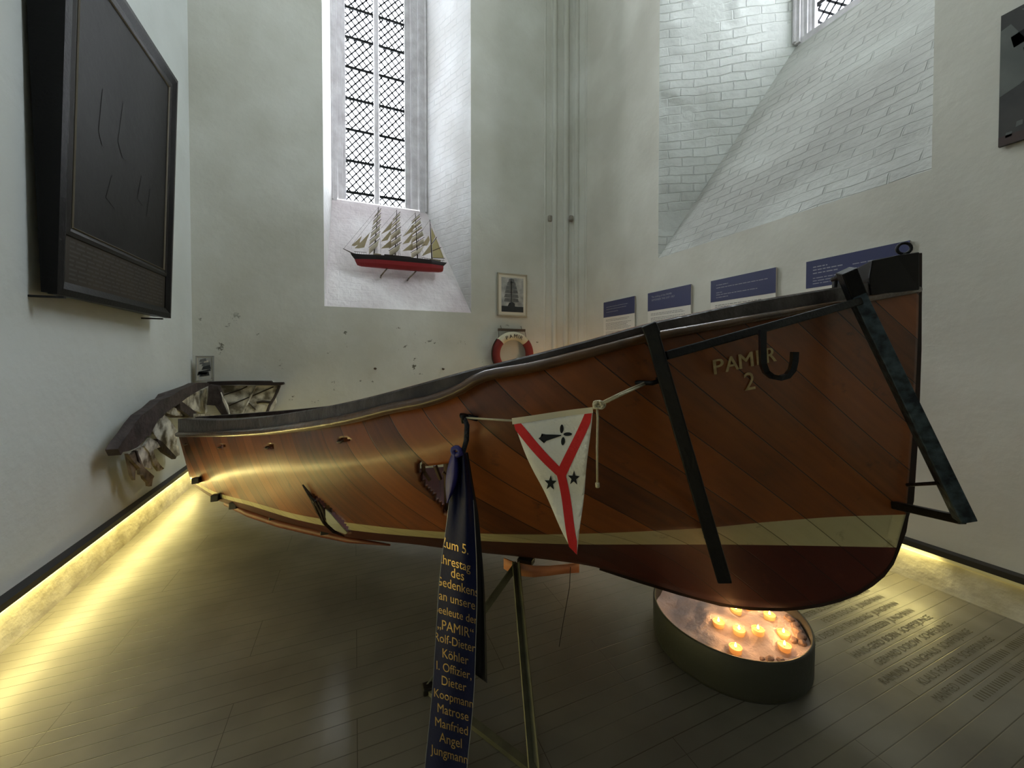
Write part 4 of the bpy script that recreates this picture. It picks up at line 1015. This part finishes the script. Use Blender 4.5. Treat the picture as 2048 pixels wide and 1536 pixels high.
for z in (.80,.68,.56): pb2([(.06+(.80-z)*.6,z),(.15+(.80-z)*.6,z+.02),(.17+(.80-z)*.6,z-.07),(.08+(.80-z)*.6,z-.09)], M_fr, 'printed_window')
pb2([(0,0),(1,0),(1,.09),(0,.07)], M_br2, 'printed_deck')
for x, z in ((.06,.07),(.22,.08),(.12,.13),(.55,.09)): pb2([(x-.02,z-.02),(x+.02,z-.015),(x+.02,z+.02),(x-.015,z+.02)], M_w2, 'printed_figure')

# ---- small wall hooks
M_rust = mat('rusty_pin', (70,54,38), .7)
for (x, y, lab) in ((750,736,'rusty pin in the back wall left of the lifebuoy, above the stern gunwale'),(885,737,'rusty pin in the back wall nearest the lifebuoy')):
    p = on_y(x, y, YB); b = MB(); b.tube([p+Vector((0,.01,0)), p+Vector((0,-.05,-.005))], .010, 8); b.lathe([(.001,-.018),(.018,-.01),(.02,.005),(.001,.012)], p+Vector((0,-.055,-.005)), 10)
    tag(b.build('wall_pin', M_rust), lab, 'pin', 'rusty pins in the back wall')

# ---- names carved in the floor
M_carve = mat('carved_name', (84,78,56), .7)
names = ['JUNGMANN','DIETER BOLLMANN  JUNGMANN','PETER STOCKS  JUNGMANN','JAN DIEDRICH THORBORG  JUNGMANN','DÖNKE ANDRESEN  JUNGMANN','HANS-GERD BORN  SCHIFFSJUNGE','GERHARD DOROW  SCHIFFSJUNGE','RAIMUND ELLINGHAUS  SCHIFFSJUNGE','KLAUS FORSTER  SCHIFFSJUNGE','MANFRED','']
names[0] = 'JUNGMANN'
for k, nm in enumerate(names):
    nb = MB(); yb = 1.335+.014-.07*(k-1)+.0; yb = (math.floor(yb/.07))*.07+.019
    vs, fs = text2d(nm, 2); wmax = max([v[0] for v in vs] or [1]); ln = .0272*max(1, len(nm)); sc_ = ln/wmax
    xe = 3.05+(.07*max(0, k-4))*.30
    x0_ = xe-ln if k < 9 else xe-ln-.62
    if vs: nb.add([Vector((x0_+x*sc_, yb+y*.047, .0012)) for x, y in vs], fs)
    if k >= 9:          # the nearest rows are worn past reading
        xx = x0_+ln+.03 if k == 9 else 2.52
        while xx < 3.42:
            w_ = random.uniform(.012,.02); nb.add([(xx,yb,.0012),(xx+w_*.6,yb,.0012),(xx+w_*.6,yb+.032,.0012),(xx,yb+.032,.0012)], [(0,1,2,3)])
            xx += w_+(.04 if random.random() < .12 else .008)
    if fl is not None: nb.build('carved_name', M_carve, fl, norm=False)

# ---- model of a four-masted barque on brackets in the window recess
YS = 5.86
ms = on_y(795,550,YS)
ship = thing('model_ship', 'model four-masted sailing ship with red and black hull and cream sails in the window recess', 'model ship', (ms.x, YS, ms.z))
q4 = lambda x, y: (660+x/5.907, 380+y/5.907)
def S(x, y, dy=0.0):
    p = on_y(*q4(x, y), YS); return Vector((p.x, YS+dy, p.z))
xb, xs = S(290,800).x, S(1335,900).x; Ls = xs-xb
zdeck = pchip([0,.1,.5,.85,1],[S(285,752).z, S(400,770).z, S(800,800).z, S(1190,838).z, S(1345,862).z])
zwl = pchip([0,.5,1],[S(330,820).z, S(800,855).z, S(1310,900).z]); zk = pchip([0,.08,.5,.95,1],[S(350,880).z, S(380,905).z, S(800,942).z, S(1300,975).z, S(1325,965).z])
def shw(k, v):   # half width
    e = min(1, k*4.5)**.7 * min(1, (1-k)*5+.25)**.6; return .085*e*[1,1,.96,.85,.45,.04][v]
for part, rr_, m in (('hull_topsides', (0,1,2), mat('model_black_hull', (26,16,16), .4)), ('hull_bottom', (2,3,4,5), mat('model_red_hull', (142,34,40), .45))):
    for_rows = []
    for k_ in range(41):
        k = k_/40; x = xb+Ls*k; zd, zw, zz_ = zdeck(k), zwl(k), zk(k)
        zs = [zd, zd-(zd-zw)*.5, zw, zw-(zw-zz_)*.5, zw-(zw-zz_)*.9, zz_]
        rk = [0 if k > .02 else 0]*6
        off_ = [-.055,-.03,0,.012,.025,.04] if k < .001 else ([.0]*6 if k < .999 else [.055,.03,-.0,-.0,-.005,-.01])
        ring_ = [Vector((x+off_[v], YS-shw(k, v), zs[v])) for v in rr_]; ring_ += [Vector((x+off_[v], YS+shw(k, v), zs[v])) for v in reversed(rr_)]
        for_rows.append(ring_)
    b = MB(); b.grid([r+[r[0]] for r in for_rows]); b.add(for_rows[0], [tuple(range(len(for_rows[0])))]); b.add(for_rows[-1], [tuple(range(len(for_rows[-1])))])
    b.build(part, m, ship)
M_mast = mat('model_spar', (52,36,26), .5); M_sl = mat('model_sailcloth', (192,182,158), .85, bump=.2, bscale=60); M_line = mat('model_rigging', (90,80,68), .7); M_sl2 = mat('model_stay_sailcloth', (176,162,130), .85)
MB().tube([S(155,692), S(270,750), S(330,770)], .009, 6, rs=[.004,.010,.012]).build('bowsprit', M_mast, ship)
def deckbox(x, y, w_, d_, h_): 
    p = S(x, y); MB().box((p.x, YS, p.z), (w_, d_, h_)).build('deck_house', mat('model_deck_house', (150,138,112), .6), ship)
deckbox(805,800,.36,.06,.03); deckbox(1240,835,.16,.08,.02); deckbox(560,765,.10,.05,.02)
b = MB(); b.box(S(800,787), (.38,.10,.008)); b.build('boat_deck', M_mast, ship)
# railing
b = MB(); b.tube([S(285,738,-.05), S(430,752,-.075)], .003, 4); b.tube([S(1070,812,-.08), S(1345,845,-.05)], .003, 4); b.tube([S(300,745,.05), S(430,755,.075)], .003, 4)
for x in range(300,440,25): b.tube([S(x,740+(x-300)*.1,-.06), S(x,762+(x-300)*.1,-.06)], .002, 4)
for x in range(1080,1340,30): b.tube([S(x,812+(x-1080)*.12,-.07), S(x,838+(x-1080)*.12,-.07)], .002, 4)
b.build('railing', M_line, ship)
def mast(xb_, yb_, xt, yt): return MB().tube([S(xb_, yb_), S((xb_+xt)/2, (yb_+yt)/2), S(xt, yt)], .009, 6, rs=[.011,.008,.004]).build('mast', M_mast, ship)
masts = [((520,770,572,200),[(565,262),(555,318),(548,395),(540,455),(528,540),(520,625),(510,735)],[28,36,42,46,50,52,44]),
         ((770,790,788,235),[(785,300),(780,362),(772,432),(770,482),(768,578),(765,668),(760,775)],[30,34,40,46,52,54,40]),
         ((1035,820,1008,265),[(1010,325),(1015,380),(1020,455),(1026,515),(1030,605),(1035,690),(1015,795)],[32,34,38,46,54,56,38])]
for (mb, cen, hw) in masts:
    mo = mast(*mb)
    for i in range(6):
        (xt, yt), (xl_, yl_) = cen[i], cen[i+1]; rows = []
        dpt = .13+.012*i
        for r_ in range(7):
            k = r_/6; row = []; cx_ = xt+(xl_-xt)*k; cy_ = yt+14+(yl_-yt-34)*k; h_ = hw[i]+(hw[i+1]-hw[i])*k
            for c_ in range(7):
                t = -1+c_/3; belly = .9*math.sin(math.pi*k)*(1-t*t)
                x = cx_+h_*t - 12*belly; y = cy_ - t*9
                row.append(S(x, y, -t*dpt*(.85+.15*k)-.0))
            rows.append(row)
        MB().grid(rows).build('square_sail', M_sl, mo, smooth=True, solid=.0015)
        a = S(xt-hw[i]*1.08, yt+12, dpt); c_ = S(xt+hw[i]*1.12, yt-6, -dpt); MB().tube([a, c_], .004, 5).build('yard', M_mast, mo)
mast(1205,830,1180,350)
def jib(pts, m=M_sl2, nm='stay_sail', d=0):
    P_ = [S(x, y, d) for x, y in pts]; MB().prism(P_, (0,.0015,0)).build(nm, m, ship)
jib([(378,540),(355,600),(350,640),(290,662),(255,655)]); jib([(475,500),(440,580),(405,680),(340,692),(290,690),(380,600)], d=-.01)
for dx, dy in ((0,0),(255,30)):
    jib([(740+dx,365+dy),(722+dx,460+dy),(605+dx,522+dy)]); jib([(715+dx,478+dy),(720+dx,520+dy),(680+dx,592+dy),(600+dx,610+dy)]); jib([(720+dx,590+dy),(722+dx,680+dy),(600+dx,692+dy)])
jib([(1165,540),(1180,590),(1150,655),(1090,665),(1085,650)]); jib([(1190,640),(1195,735),(1080,785)])
M_sp = mat('spanker_sailcloth', (184,172,124), .85)
jib([(1195,440),(1245,550),(1200,640)], M_sp, 'spanker'); jib([(1205,650),(1255,570),(1345,800),(1215,805)], M_sp, 'spanker')
b = MB(); b.tube([S(1200,640), S(1262,555)], .005, 5); b.tube([S(1210,720), S(1315,678)], .005, 5); b.tube([S(1205,803), S(1355,806)], .005, 5); b.build('spanker_boom', M_mast, ship)
b = MB()
for (a, c_) in (((572,205),(160,695)),((565,260),(260,650)),((788,240),(560,500)),((1008,270),(800,480)),((1180,355),(1030,560)),((1185,400),(1345,830)),((788,240),(830,770)),((1008,270),(1110,800)),((572,205),(600,740)),((788,300),(605,520)),((1008,330),(860,550))):
    b.tube([S(*a), S(*c_)], .0014, 4)
for mx in (520,775,1030):
    for s_ in (-1, 1): 
        for k in range(3): b.tube([S(mx+20+k*14, 780+(mx-520)*.09, s_*.075), S(mx+14-k, 520+(mx-520)*.07, 0)], .0012, 4)
b.build('rigging', M_line, ship)
for (x0_, y0_, x1_, y1_) in ((680,930,605,1010),(1025,958,930,1045)):
    p = S(x0_, y0_); q = on_y(*q4(x1_, y1_), YS-.06); 
    zsill = azs+(bzs-azs)*(YS+.12-YB)/(YW-YB)
    MB().tube([p+ZZ*.01, q], .010, 8).build('bracket', M_brass, ship, smooth=True)
    r_ = q-CAM; tt = None
    qq = q+Vector((0, .0, 0)); yy_ = YB+(q.z-azs)/(bzs-azs)*(YW-YB)
    MB().tube([q, Vector((q.x, yy_+.01, q.z))], .012, 8).build('bracket_foot', M_brass, ship)
